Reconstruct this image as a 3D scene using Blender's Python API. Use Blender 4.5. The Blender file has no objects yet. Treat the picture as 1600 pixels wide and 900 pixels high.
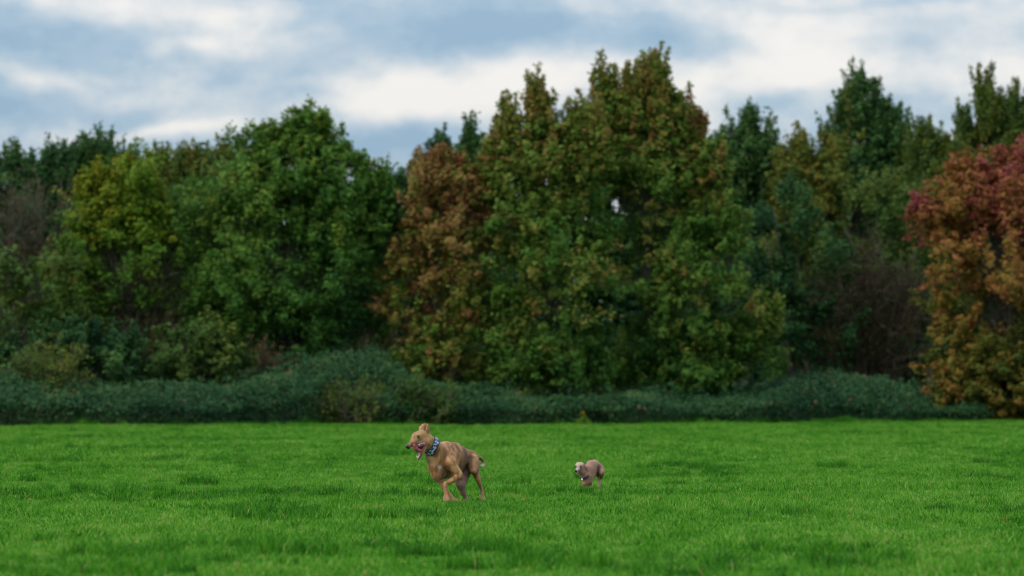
import bpy, math, random
import numpy as np
from mathutils import Vector

SC = bpy.context.scene
COL = SC.collection
rng = np.random.default_rng(11)
random.seed(5)
R = math.radians

# ------------------------------------------------------------------ camera
F = 6000.0                 # focal length in pixels of a 1600 wide frame
CAM_H = 1.25
HOR = 603.0                # row of the horizon in the 1600x900 frame
cam_d = bpy.data.cameras.new("camera")
cam = bpy.data.objects.new("camera", cam_d)
COL.objects.link(cam)
cam.location = (0, 0, CAM_H)
cam.rotation_euler = (R(90) + math.atan((HOR - 450) / F), 0, 0)
cam_d.sensor_width = 36
cam_d.lens = 135
cam_d.clip_start = 0.1
cam_d.clip_end = 4000
cam_d.dof.use_dof = True
cam_d.dof.focus_distance = 40.8
cam_d.dof.aperture_fstop = 2.4
SC.camera = cam
SC.render.resolution_x, SC.render.resolution_y = 1024, 576


def W(px, py, y):
    """Where the thing seen at that spot of the photograph stands, y metres away."""
    return np.array([(px - 800) / F * y, y, CAM_H + (HOR - py) / F * y])


# ------------------------------------------------------------------ render settings, sun and sky
SC.view_settings.view_transform = 'Standard'
SC.view_settings.look = 'None'
SC.view_settings.exposure = 0.0
SC.view_settings.gamma = 1.0
SC.view_settings.use_curve_mapping = False
cy = SC.cycles
cy.max_bounces = 7
cy.diffuse_bounces = 3
cy.glossy_bounces = 2
cy.transmission_bounces = 4
cy.transparent_max_bounces = 4
cy.caustics_reflective = cy.caustics_refractive = False
cy.use_denoising = True
cy.filter_width = 1.1
SC.render.film_transparent = False

SUN_EL, SUN_AZ = R(38), R(-132)      # azimuth from +Y, clockwise seen from above: from behind and to the left
sun_d = bpy.data.lights.new("sun", 'SUN')
sun_d.energy = 1.5
sun_d.angle = R(12)
sun_d.color = (1.0, 0.95, 0.87)
sun = bpy.data.objects.new("sun", sun_d)
COL.objects.link(sun)
sdir = Vector((math.sin(SUN_AZ) * math.cos(SUN_EL), math.cos(SUN_AZ) * math.cos(SUN_EL), math.sin(SUN_EL)))
sun.rotation_euler = (-sdir).to_track_quat('-Z', 'Y').to_euler()


class NT:
    """A little helper for writing node trees."""
    def __init__(self, tree):
        self.t = tree
        tree.nodes.clear()

    def n(self, typ, ins=None, **props):
        nd = self.t.nodes.new(typ)
        for k, v in props.items():
            setattr(nd, k, v)
        for k, v in (ins or {}).items():
            s = nd.inputs[k]
            if isinstance(v, bpy.types.NodeSocket):
                self.t.links.new(v, s)
            else:
                s.default_value = v
        return nd

    def m(self, op, a, b=0.0, c=0.0):
        return self.n('ShaderNodeMath', {0: a, 1: b, 2: c}, operation=op).outputs[0]

    def v(self, op, a, b=(0, 0, 0)):
        nd = self.n('ShaderNodeVectorMath', {0: a, 1: b}, operation=op)
        return nd.outputs['Value'] if op in ('LENGTH', 'DOT_PRODUCT') else nd.outputs[0]

    def mix(self, f, a, b, blend='MIX'):
        nd = self.t.nodes.new('ShaderNodeMix')
        nd.data_type = 'RGBA'
        nd.blend_type = blend
        for i, v in ((0, f), (6, a), (7, b)):
            if isinstance(v, bpy.types.NodeSocket):
                self.t.links.new(v, nd.inputs[i])
            else:
                nd.inputs[i].default_value = v if i == 0 else (tuple(v) + (1,))[:4]
        return nd.outputs[2]

    def ramp(self, f, stops, interp='LINEAR'):
        nd = self.n('ShaderNodeValToRGB', {0: f})
        cr = nd.color_ramp
        cr.interpolation = interp
        while len(cr.elements) < len(stops):
            cr.elements.new(0.5)
        for e, (p, c) in zip(cr.elements, stops):
            e.position = p
            e.color = tuple(c) + (1,)
        return nd.outputs[0]

    def noise(self, vec, scale, detail=3, rough=0.5, dist=0.0):
        return self.n('ShaderNodeTexNoise', {'Vector': vec, 'Scale': scale, 'Detail': detail, 'Roughness': rough, 'Distortion': dist})


def srgb(r, g, b):
    f = lambda c: (c / 255 / 12.92) if c / 255 <= 0.04045 else ((c / 255 + 0.055) / 1.055) ** 2.4
    return (f(r), f(g), f(b))


world = bpy.data.worlds.new("World")
SC.world = world
world.use_nodes = True
SKY_STRENGTH = 0.1
w = NT(world.node_tree)
gen = w.n('ShaderNodeTexCoord').outputs['Generated']
sky = w.n('ShaderNodeTexSky', sky_type='NISHITA', sun_disc=False, sun_elevation=SUN_EL, sun_rotation=SUN_AZ).outputs[0]
sep = w.n('ShaderNodeSeparateXYZ', {0: gen})
az = w.m('ARCTAN2', sep.outputs[0], sep.outputs[1])
el = w.m('ARCTAN2', sep.outputs[2], w.m('SQRT', w.m('ADD', w.m('MULTIPLY', sep.outputs[0], sep.outputs[0]), w.m('MULTIPLY', sep.outputs[1], sep.outputs[1]))))
ae = w.n('ShaderNodeCombineXYZ', {0: az, 1: el}).outputs[0]
flat = w.v('MULTIPLY', gen, (1, 1, 1.7))
warp = w.noise(flat, 16, 4, 0.55).outputs['Color']
warp = w.v('MULTIPLY', w.v('SUBTRACT', warp, (0.5, 0.5, 0.5)), (0.040, 0.022, 0))
p2 = w.v('ADD', ae, warp)
big = w.noise(flat, 9.0, 5, 0.55, 0.0).outputs[0]
fine = w.noise(flat, 34, 6, 0.58, 0.0).outputs[0]
white = w.m('ADD', w.m('MULTIPLY', w.m('SUBTRACT', big, 0.5), 0.9), w.m('MULTIPLY', w.m('SUBTRACT', fine, 0.5), 1.6))
white = w.m('ADD', white, 0.43)
# banks of cloud (column, row, half width, half height, how much whiter): grey-blue ones are negative
for (cx, cyy, rx, ry, amp) in [
    (120, 75, 200, 48, -.45), (70, 165, 190, 30, -.40), (400, 120, 150, 45, -.28), (640, 42, 220, 44, -.50), (840, 62, 80, 34, -.2), (1060, 62, 110, 40, -.58),
    (625, 212, 110, 26, -.45), (290, 226, 240, 14, -.22), (1225, 166, 95, 24, -.42), (1470, 65, 90, 30, -.16), (1560, 190, 130, 30, -.18),
    (1400, 2, 200, 10, -.30), (480, 140, 60, 15, -.2),
    (60, 10, 160, 20, .40), (330, 25, 80, 20, .28), (60, 112, 150, 14, .38), (290, 72, 60, 14, .40), (210, 145, 70, 14, .30),
    (270, 196, 110, 11, .50), (400, 70, 120, 24, .25), (560, 130, 140, 38, .55), (680, 165, 120, 30, .55), (800, 125, 160, 32, .5), (1150, 125, 200, 34, .5),
    (1300, 60, 220, 55, .36), (1500, 120, 220, 50, .30), (900, 15, 60, 22, .35),
]:
    c = ((cx - 800) / F, (HOR - cyy) / F, 0)
    q = w.v('MULTIPLY', w.v('SUBTRACT', p2, c), (F / rx, F / ry, 0))
    e = w.m('EXPONENT', w.m('MULTIPLY', w.v('DOT_PRODUCT', q, q), -0.8))
    white = w.m('MULTIPLY_ADD', e, amp * 0.86, white)
ccol = w.ramp(white, [(0.0, srgb(146, 175, 199)), (0.28, srgb(168, 190, 208)), (0.55, srgb(202, 211, 218)), (0.80, srgb(229, 229, 228)), (1.0, srgb(239, 236, 232))])
lift = w.m('MULTIPLY_ADD', w.m('MAXIMUM', sep.outputs[2], 0.0), 1.7, 0.95)     # an overcast sky grows brighter towards the zenith
ccol = w.v('SCALE', ccol)
w.t.links.new(w.m('MULTIPLY', lift, 1 / SKY_STRENGTH), ccol.node.inputs['Scale'])
skycol = w.mix(0.93, sky, ccol)
bg = w.n('ShaderNodeBackground', {'Color': skycol, 'Strength': SKY_STRENGTH})
w.n('ShaderNodeOutputWorld', {'Surface': bg.outputs[0]})


# ------------------------------------------------------------------ helpers
def tag(o, label=None, cat=None, group=None, kind=None):
    for k, v in (('label', label), ('category', cat), ('group', group), ('kind', kind)):
        if v:
            o[k] = v
    return o


def empty(name, loc, label, cat, group=None):
    o = bpy.data.objects.new(name, None)
    o.empty_display_size = 0.3
    o.location = loc
    COL.objects.link(o)
    return tag(o, label, cat, group)


def mesh_obj(name, V, faces, mats, parent=None, attrs=None, smooth=True, link=True, loc=None, mat_index=None):
    """faces: an (n,3) or (n,4) array, or a list of such arrays."""
    me = bpy.data.meshes.new(name)
    V = np.asarray(V, dtype=np.float32)
    fl = faces if isinstance(faces, list) else [faces]
    fl = [np.asarray(f, dtype=np.int32) for f in fl if len(f)]
    me.vertices.add(len(V))
    me.vertices.foreach_set('co', V.ravel())
    loops = np.concatenate([f.ravel() for f in fl])
    tot = np.concatenate([np.full(len(f), f.shape[1], dtype=np.int32) for f in fl])
    start = np.concatenate([[0], np.cumsum(tot)[:-1]]).astype(np.int32)
    me.loops.add(len(loops))
    me.loops.foreach_set('vertex_index', loops)
    me.polygons.add(len(tot))
    me.polygons.foreach_set('loop_start', start)
    me.polygons.foreach_set('loop_total', tot)
    if mat_index is not None:
        me.polygons.foreach_set('material_index', np.asarray(mat_index, dtype=np.int32))
    me.update(calc_edges=True)
    me.polygons.foreach_set('use_smooth', np.full(len(tot), smooth))
    for k, (typ, data) in (attrs or {}).items():
        at = me.attributes.new(k, typ, 'POINT')
        at.data.foreach_set('color' if typ == 'FLOAT_COLOR' else 'vector' if typ == 'FLOAT_VECTOR' else 'value', np.ascontiguousarray(data).ravel())
    for m in (mats if isinstance(mats, (list, tuple)) else [mats]):
        me.materials.append(m)
    o = bpy.data.objects.new(name, me)
    if link:
        COL.objects.link(o)
    if loc is not None:
        o.location = loc
    if parent:
        o.parent = parent
    return o


def vnoise(P, scale, seed=0):
    """Value noise in 0..1 at points P (n,3)."""
    P = np.asarray(P, dtype=np.float64) * scale
    i = np.floor(P).astype(np.int64)
    f = P - i
    f = f * f * (3 - 2 * f)

    def h(a, b, c):
        x = (a * 374761393 + b * 668265263 + c * 2147483647 + seed * 1274126177) & 0xFFFFFFFF
        x = ((x ^ (x >> 13)) * 1274126177) & 0xFFFFFFFF
        return ((x ^ (x >> 16)) & 0xFFFF) / 65535.0
    out = 0
    for dx in (0, 1):
        for dy in (0, 1):
            for dz in (0, 1):
                wgt = (f[..., 0] if dx else 1 - f[..., 0]) * (f[..., 1] if dy else 1 - f[..., 1]) * (f[..., 2] if dz else 1 - f[..., 2])
                out = out + wgt * h(i[..., 0] + dx, i[..., 1] + dy, i[..., 2] + dz)
    return out


def unit(a):
    return a / np.maximum(np.linalg.norm(a, axis=-1, keepdims=True), 1e-9)


class Tubes:
    """Collects tapered tubes; build() makes one mesh of them."""
    def __init__(self, sides=5):
        self.V, self.Q, self.n, self.s = [], [], 0, sides

    def add(self, pts, radii, sides=None):
        s = sides or self.s
        pts = np.asarray(pts, float)
        d = unit(np.gradient(pts, axis=0))
        ref = np.array([0.31, 0.95, 0.05])
        u = unit(np.cross(d, ref))
        v = np.cross(d, u)
        a = np.linspace(0, 2 * math.pi, s, endpoint=False)
        ring = pts[:, None] + np.asarray(radii)[:, None, None] * (np.cos(a)[None, :, None] * u[:, None] + np.sin(a)[None, :, None] * v[:, None])
        k = len(pts)
        self.V.append(ring.reshape(-1, 3))
        i = np.arange(k - 1)[:, None] * s
        j = np.arange(s)[None]
        j2 = (j + 1) % s
        self.Q.append(np.stack([i + j, i + j2, i + s + j2, i + s + j], -1).reshape(-1, 4) + self.n)
        self.n += k * s

    def build(self, name, mat, parent=None, **kw):
        return mesh_obj(name, np.concatenate(self.V), np.concatenate(self.Q), mat, parent, **kw)


class Leaves:
    def __init__(self):
        self.C, self.N, self.S, self.T, self.D = [], [], [], [], []

    def add(self, C, N, S, T, D=None):
        self.C.append(C); self.N.append(N); self.S.append(S); self.T.append(T)
        self.D.append(rng.normal(size=C.shape) if D is None else D)

    def count(self):
        return sum(len(c) for c in self.C)

    def build(self, name, mat, parent=None, aspect=0.62, **kw):
        C, N, S, T, D = (np.concatenate(x) for x in (self.C, self.N, self.S, self.T, self.D))
        N = unit(N)
        u = unit(D - N * (D * N).sum(-1, keepdims=True))
        v = np.cross(N, u)
        S = S[:, None]
        fold = N * S * 0.10
        V = np.stack([C - u * S * 0.5 - v * S * 0.55 * aspect, C - u * S * 0.45 + v * S * 0.55 * aspect + fold, C + u * S * 0.55], 1).reshape(-1, 3)
        Q = np.arange(len(C) * 3).reshape(-1, 3)
        return mesh_obj(name, V, Q, mat, parent, attrs={'tint': ('FLOAT', np.repeat(T, 3).astype(np.float32))}, smooth=False, **kw)


# ------------------------------------------------------------------ materials
def new_mat(name):
    m = bpy.data.materials.new(name)
    m.use_nodes = True
    return m, NT(m.node_tree)


def leaf_mat(name, stops, trans=0.25, rough=0.6, spec=0.08):
    m, t = new_mat(name)
    tint = t.n('ShaderNodeAttribute', attribute_name='tint').outputs['Fac']
    col = t.ramp(tint, stops)
    bs = t.n('ShaderNodeBsdfPrincipled', {'Base Color': col, 'Roughness': rough, 'Specular IOR Level': spec})
    tr = t.n('ShaderNodeBsdfTranslucent', {'Color': t.mix(0.35, col, (1.0, 0.95, 0.35), 'MULTIPLY')})
    mx = t.n('ShaderNodeMixShader', {0: trans, 1: bs.outputs[0], 2: tr.outputs[0]})
    t.n('ShaderNodeOutputMaterial', {'Surface': mx.outputs[0]})
    return m


def bark_mat(name, c1, c2):
    m, t = new_mat(name)
    pos = t.n('ShaderNodeTexCoord').outputs['Object']
    nz = t.noise(t.v('MULTIPLY', pos, (6, 6, 1.5)), 2.0, 5, 0.6)
    col = t.ramp(nz.outputs[0], [(0.3, c1), (0.7, c2)])
    bp = t.n('ShaderNodeBump', {'Height': nz.outputs[0], 'Strength': 0.6, 'Distance': 0.03})
    bs = t.n('ShaderNodeBsdfPrincipled', {'Base Color': col, 'Roughness': 0.9, 'Normal': bp.outputs[0]})
    t.n('ShaderNodeOutputMaterial', {'Surface': bs.outputs[0]})
    return m


BARK = bark_mat("bark", (0.05, 0.042, 0.033), (0.14, 0.12, 0.095))
TWIG = bark_mat("grey_brown_twigs", (0.055, 0.043, 0.028), (0.115, 0.088, 0.055))
TWIG_RED = bark_mat("red_brown_twigs", (0.05, 0.031, 0.02), (0.105, 0.062, 0.038))

M_OAK = leaf_mat("oak_leaves", [(0.0, (0.024, 0.08, 0.018)), (0.45, (0.07, 0.17, 0.026)), (0.8, (0.15, 0.26, 0.038)), (1.0, (0.23, 0.26, 0.035))])
M_DARK = leaf_mat("dark_green_leaves", [(0.0, (0.016, 0.056, 0.024)), (0.5, (0.046, 0.122, 0.036)), (0.85, (0.10, 0.185, 0.042)), (1.0, (0.18, 0.17, 0.04))])
M_MAPLE = leaf_mat("autumn_maple_leaves", [(0.0, (0.046, 0.125, 0.022)), (0.32, (0.105, 0.205, 0.030)), (0.52, (0.185, 0.23, 0.038)), (0.72, (0.29, 0.19, 0.052)), (0.9, (0.31, 0.15, 0.06)), (1.0, (0.30, 0.10, 0.06))])
M_CRIMSON = leaf_mat("crimson_maple_leaves", [(0.0, (0.06, 0.11, 0.022)), (0.28, (0.16, 0.17, 0.03)), (0.5, (0.28, 0.16, 0.03)), (0.72, (0.34, 0.14, 0.05)), (1.0, (0.33, 0.075, 0.08))])
M_YELLOW = leaf_mat("yellow_green_leaves", [(0.0, (0.03, 0.09, 0.016)), (0.4, (0.085, 0.18, 0.020)), (0.75, (0.15, 0.24, 0.02)), (1.0, (0.27, 0.26, 0.02))])
M_OLIVE = leaf_mat("olive_leaves", [(0.0, (0.03, 0.08, 0.022)), (0.45, (0.08, 0.145, 0.03)), (0.8, (0.16, 0.19, 0.032)), (1.0, (0.27, 0.19, 0.035))])
M_BROWN = leaf_mat("dry_brown_leaves", [(0.0, (0.03, 0.055, 0.02)), (0.5, (0.075, 0.075, 0.03)), (1.0, (0.17, 0.08, 0.045))])
M_BRAMBLE = leaf_mat("bramble_leaves", [(0.0, (0.006, 0.030, 0.012)), (0.5, (0.022, 0.076, 0.024)), (0.85, (0.072, 0.145, 0.046)), (0.95, (0.11, 0.10, 0.035)), (1.0, (0.20, 0.09, 0.045))], trans=0.2, rough=0.6, spec=0.12)


def ground_mat():
    m, t = new_mat("turf_soil")
    pos = t.n('ShaderNodeNewGeometry').outputs['Position']
    a = t.noise(pos, 0.45, 4, 0.6).outputs[0]
    b = t.noise(pos, 14, 4, 0.65).outputs[0]
    f = t.m('MULTIPLY_ADD', b, 0.5, t.m('MULTIPLY', a, 0.5))
    col = t.ramp(f, [(0.3, (0.012, 0.040, 0.005)), (0.55, (0.028, 0.10, 0.008)), (0.75, (0.05, 0.15, 0.012))])
    bp = t.n('ShaderNodeBump', {'Height': b, 'Strength': 0.8, 'Distance': 0.05})
    bs = t.n('ShaderNodeBsdfPrincipled', {'Base Color': col, 'Roughness': 0.9, 'Specular IOR Level': 0.1, 'Normal': bp.outputs[0]})
    t.n('ShaderNodeOutputMaterial', {'Surface': bs.outputs[0]})
    return m


def grass_mat():
    m, t = new_mat("grass_blades")
    pos = t.n('ShaderNodeNewGeometry').outputs['Position']
    tint = t.n('ShaderNodeAttribute', attribute_name='tint').outputs['Fac']
    big = t.noise(t.v('MULTIPLY', pos, (1, 0.22, 0)), 0.5, 4, 0.55).outputs[0]
    mid = t.noise(t.v('MULTIPLY', pos, (1, 0.35, 0)), 2.6, 3, 0.6).outputs[0]
    f = t.m('ADD', t.m('MULTIPLY', tint, 0.74), t.m('ADD', t.m('MULTIPLY', t.m('SUBTRACT', big, 0.5), 0.6), t.m('MULTIPLY', t.m('SUBTRACT', mid, 0.5), 0.75)))
    f = t.m('ADD', f, 0.10)
    col = t.ramp(f, [(0.0, (0.011, 0.072, 0.006)), (0.40, (0.060, 0.268, 0.011)), (0.72, (0.165, 0.41, 0.030)), (0.92, (0.33, 0.50, 0.12)), (1.0, (0.40, 0.38, 0.12))])
    bs = t.n('ShaderNodeBsdfPrincipled', {'Base Color': col, 'Roughness': 0.5, 'Specular IOR Level': 0.12})
    tr = t.n('ShaderNodeBsdfTranslucent', {'Color': t.mix(0.5, col, (1.0, 0.95, 0.4), 'MULTIPLY')})
    mx = t.n('ShaderNodeMixShader', {0: 0.4, 1: bs.outputs[0], 2: tr.outputs[0]})
    t.n('ShaderNodeOutputMaterial', {'Surface': mx.outputs[0]})
    return m


M_GROUND, M_GRASS = ground_mat(), grass_mat()

# ------------------------------------------------------------------ the meadow
def edge_y(x):
    """How far off the mown grass ends and the brambles begin (nearer on the left)."""
    return 119.3 + 0.42 * x + 0.5 * np.sin(x * 0.9) + 0.3 * np.sin(x * 2.3 + 1)


def ground_z(x, y):
    """Gentle unevenness of the meadow."""
    fade = np.clip((140 - y) / 20, 0, 1)
    P = np.stack([x, y, 0 * x], -1)
    return fade * ((vnoise(P, 0.16, 3) - 0.5) * 0.10 + (vnoise(P, 0.7, 4) - 0.5) * 0.05)


gx = np.concatenate([[-2500, -900, -300, -80], np.linspace(-34, 34, 86), [80, 300, 900, 2500]])
gy = np.concatenate([[-2500, -600, -100, 0, 12], np.linspace(18, 146, 150), [170, 300, 900, 3000]])
XX, YY = np.meshgrid(gx, gy)
ZZ = ground_z(XX, YY) * ((np.abs(XX) < 33) & (YY > 17) & (YY < 147))
nx, ny = len(gx), len(gy)
ii = (np.arange(ny - 1)[:, None] * nx + np.arange(nx - 1)[None]).ravel()
tag(mesh_obj("ground", np.stack([XX, YY, ZZ], -1).reshape(-1, 3), np.stack([ii, ii + 1, ii + nx + 1, ii + nx], -1), M_GROUND), "level turf under the meadow grass", kind='structure')


def grass_patch(n, rad, h, wdt, seed, dark=0.0):
    r = np.random.default_rng(seed)
    rr = rad * np.sqrt(r.random(n)) * (0.55 + 0.45 * r.random(n) ** 0.5)
    th = r.random(n) * 2 * math.pi
    base = np.stack([rr * np.cos(th), rr * np.sin(th), np.full(n, -0.012)], -1)
    H = h * np.clip(0.25 + 1.2 * vnoise(base, 6.0, seed) + 0.28 * r.normal(size=n), 0.3, 1.9)
    la = r.random(n) * 2 * math.pi
    lean = H * np.abs(r.normal(0.35, 0.3, n))
    d = np.stack([np.cos(la), np.sin(la), np.zeros(n)], -1)
    wa = r.random(n) * math.pi
    s = np.stack([np.cos(wa), np.sin(wa), np.zeros(n)], -1) * (wdt * (0.6 + 0.8 * r.random(n)))[:, None] * 0.5
    mid = base + d * (lean * 0.3)[:, None] + np.array([0, 0, 1]) * (H * 0.6)[:, None]
    tip = base + d * lean[:, None] + np.array([0, 0, 1]) * (H * (1 - 0.12 * r.random(n)))[:, None]
    V = np.stack([base - s, base + s, mid - s * 0.85, mid + s * 0.85, tip], 1).reshape(-1, 3)
    k = np.arange(n)[:, None] * 5
    T = np.clip(r.normal(0.5, 0.30, n) + (vnoise(base, 9.0, seed + 5) - 0.5) * 0.7 - dark, 0, 1.05) + (r.random(n) < 0.025) * 0.7
    return mesh_obj("grass_patch", V, [k + np.array([[0, 1, 3, 2]]), k + np.array([[2, 3, 4]])], M_GRASS,
                    attrs={'tint': ('FLOAT', np.repeat(T, 5).astype(np.float32))}, link=False)


def scatter(name, label, pts, scl, rot, idx, sources):
    me = bpy.data.meshes.new(name)
    me.vertices.add(len(pts))
    me.vertices.foreach_set('co', np.asarray(pts, np.float32).ravel())
    for k, typ, data, key in (('scl', 'FLOAT_VECTOR', scl, 'vector'), ('rot', 'FLOAT_VECTOR', rot, 'vector'), ('pick', 'INT', idx, 'value')):
        me.attributes.new(k, typ, 'POINT').data.foreach_set(key, np.ascontiguousarray(data, dtype=np.int32 if typ == 'INT' else np.float32).ravel())
    me.materials.append(M_GRASS)
    o = bpy.data.objects.new(name, me)
    COL.objects.link(o)
    ng = bpy.data.node_groups.new(name, 'GeometryNodeTree')
    ng.interface.new_socket('Geometry', in_out='INPUT', socket_type='NodeSocketGeometry')
    ng.interface.new_socket('Geometry', in_out='OUTPUT', socket_type='NodeSocketGeometry')
    N, L = ng.nodes, ng.links
    gi, go = N.new('NodeGroupInput'), N.new('NodeGroupOutput')
    jn = N.new('GeometryNodeJoinGeometry')
    for s in reversed(sources):
        oi = N.new('GeometryNodeObjectInfo')
        oi.inputs['Object'].default_value = s
        gti = N.new('GeometryNodeGeometryToInstance')
        L.new(oi.outputs['Geometry'], gti.inputs[0])
        L.new(gti.outputs[0], jn.inputs[0])
    ip = N.new('GeometryNodeInstanceOnPoints')
    ip.inputs['Pick Instance'].default_value = True
    L.new(gi.outputs[0], ip.inputs['Points'])
    L.new(jn.outputs[0], ip.inputs['Instance'])

    def attr(k, typ):
        a = N.new('GeometryNodeInputNamedAttribute')
        a.data_type = typ
        a.inputs['Name'].default_value = k
        return a.outputs['Attribute']
    L.new(attr('scl', 'FLOAT_VECTOR'), ip.inputs['Scale'])
    e2r = N.new('FunctionNodeEulerToRotation')
    L.new(attr('rot', 'FLOAT_VECTOR'), e2r.inputs[0])
    L.new(e2r.outputs[0], ip.inputs['Rotation'])
    L.new(attr('pick', 'INT'), ip.inputs['Instance Index'])
    L.new(ip.outputs[0], go.inputs[0])
    md = o.modifiers.new('scatter', 'NODES')
    md.node_group = ng
    return tag(o, label, kind='stuff')


near_src = [grass_patch(780, 0.5, 0.058, 0.0095, 20 + i) for i in range(5)]
far_src = [grass_patch(800, 0.75, 0.075, 0.013, 40 + i) for i in range(4)]
tuft_src = [grass_patch(420, 0.22, 0.12, 0.007, 60 + i, 0.30) for i in range(3)]


def jitter_grid(y0, y1, step, margin):
    P = []
    for y in np.arange(y0, y1, step):
        hw = 0.1345 * y + margin
        x = np.arange(-hw, hw, step)
        P.append(np.stack([x + rng.uniform(-.5, .5, len(x)) * step, y + rng.uniform(-.5, .5, len(x)) * step], -1))
    return np.concatenate(P)


def put(P, hmin, hmax, n, seed):
    z = ground_z(P[:, 0], P[:, 1])
    P3 = np.column_stack([P, z])
    Pq = np.column_stack([P[:, 0], P[:, 1] * 0.45, 0 * z])
    nz = vnoise(Pq, 1.5, seed) * 0.6 + vnoise(Pq, 0.5, seed + 1) * 0.4
    h = hmin + (hmax - hmin) * nz + rng.normal(0, 0.08, len(P))
    s = np.column_stack([np.full(len(P), 1.0), np.full(len(P), 1.0), h])
    r = np.column_stack([np.zeros((len(P), 2)), rng.uniform(0, 6.283, len(P))])
    return P3, s, r, rng.integers(0, n, len(P))


Pn = jitter_grid(21.5, 64, 0.36, 1.6)
Pf = jitter_grid(63, 152, 0.58, 2.5)
Pf = Pf[Pf[:, 1] < edge_y(Pf[:, 0]) + 0.5]
scatter("meadow_grass", "lush short green meadow grass around the two dogs", *put(Pn, 0.5, 1.5, 5, 7), near_src)
scatter("distant_grass", "bright green grass running back to the brambles", *put(Pf, 0.55, 1.5, 4, 9), far_src)
Pt = jitter_grid(21.5, 128, 0.55, 1.6)
Pt = Pt[vnoise(np.column_stack([Pt[:, 0], Pt[:, 1] * .5, 0 * Pt[:, 0]]), 0.8, 31) + rng.normal(0, .05, len(Pt)) > 0.67]
Pt = Pt[(np.hypot(Pt[:, 0] + 0.75, Pt[:, 1] - 40) > 1.6) & (np.hypot(Pt[:, 0] - 0.9, Pt[:, 1] - 45) > 1.5)]
scatter("grass_tuft", "longer dark green tussocks scattered over the meadow", *put(Pt, 0.55, 1.15, 3, 12), tuft_src)
xe = rng.uniform(-24, 26, 900)
Pe = np.column_stack([xe, edge_y(xe) + rng.normal(-0.25, 0.35, 900)])
Pe = Pe[vnoise(np.column_stack([Pe, 0 * xe]), 0.9, 33) + rng.normal(0, .12, 900) > 0.5]
scatter("rough_grass", "ragged longer grass along the foot of the brambles", *put(Pe, 0.4, 2.3, 3, 14), tuft_src)

# ------------------------------------------------------------------ trees and shrubs
def px(n, y):
    return n / F * y


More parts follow.
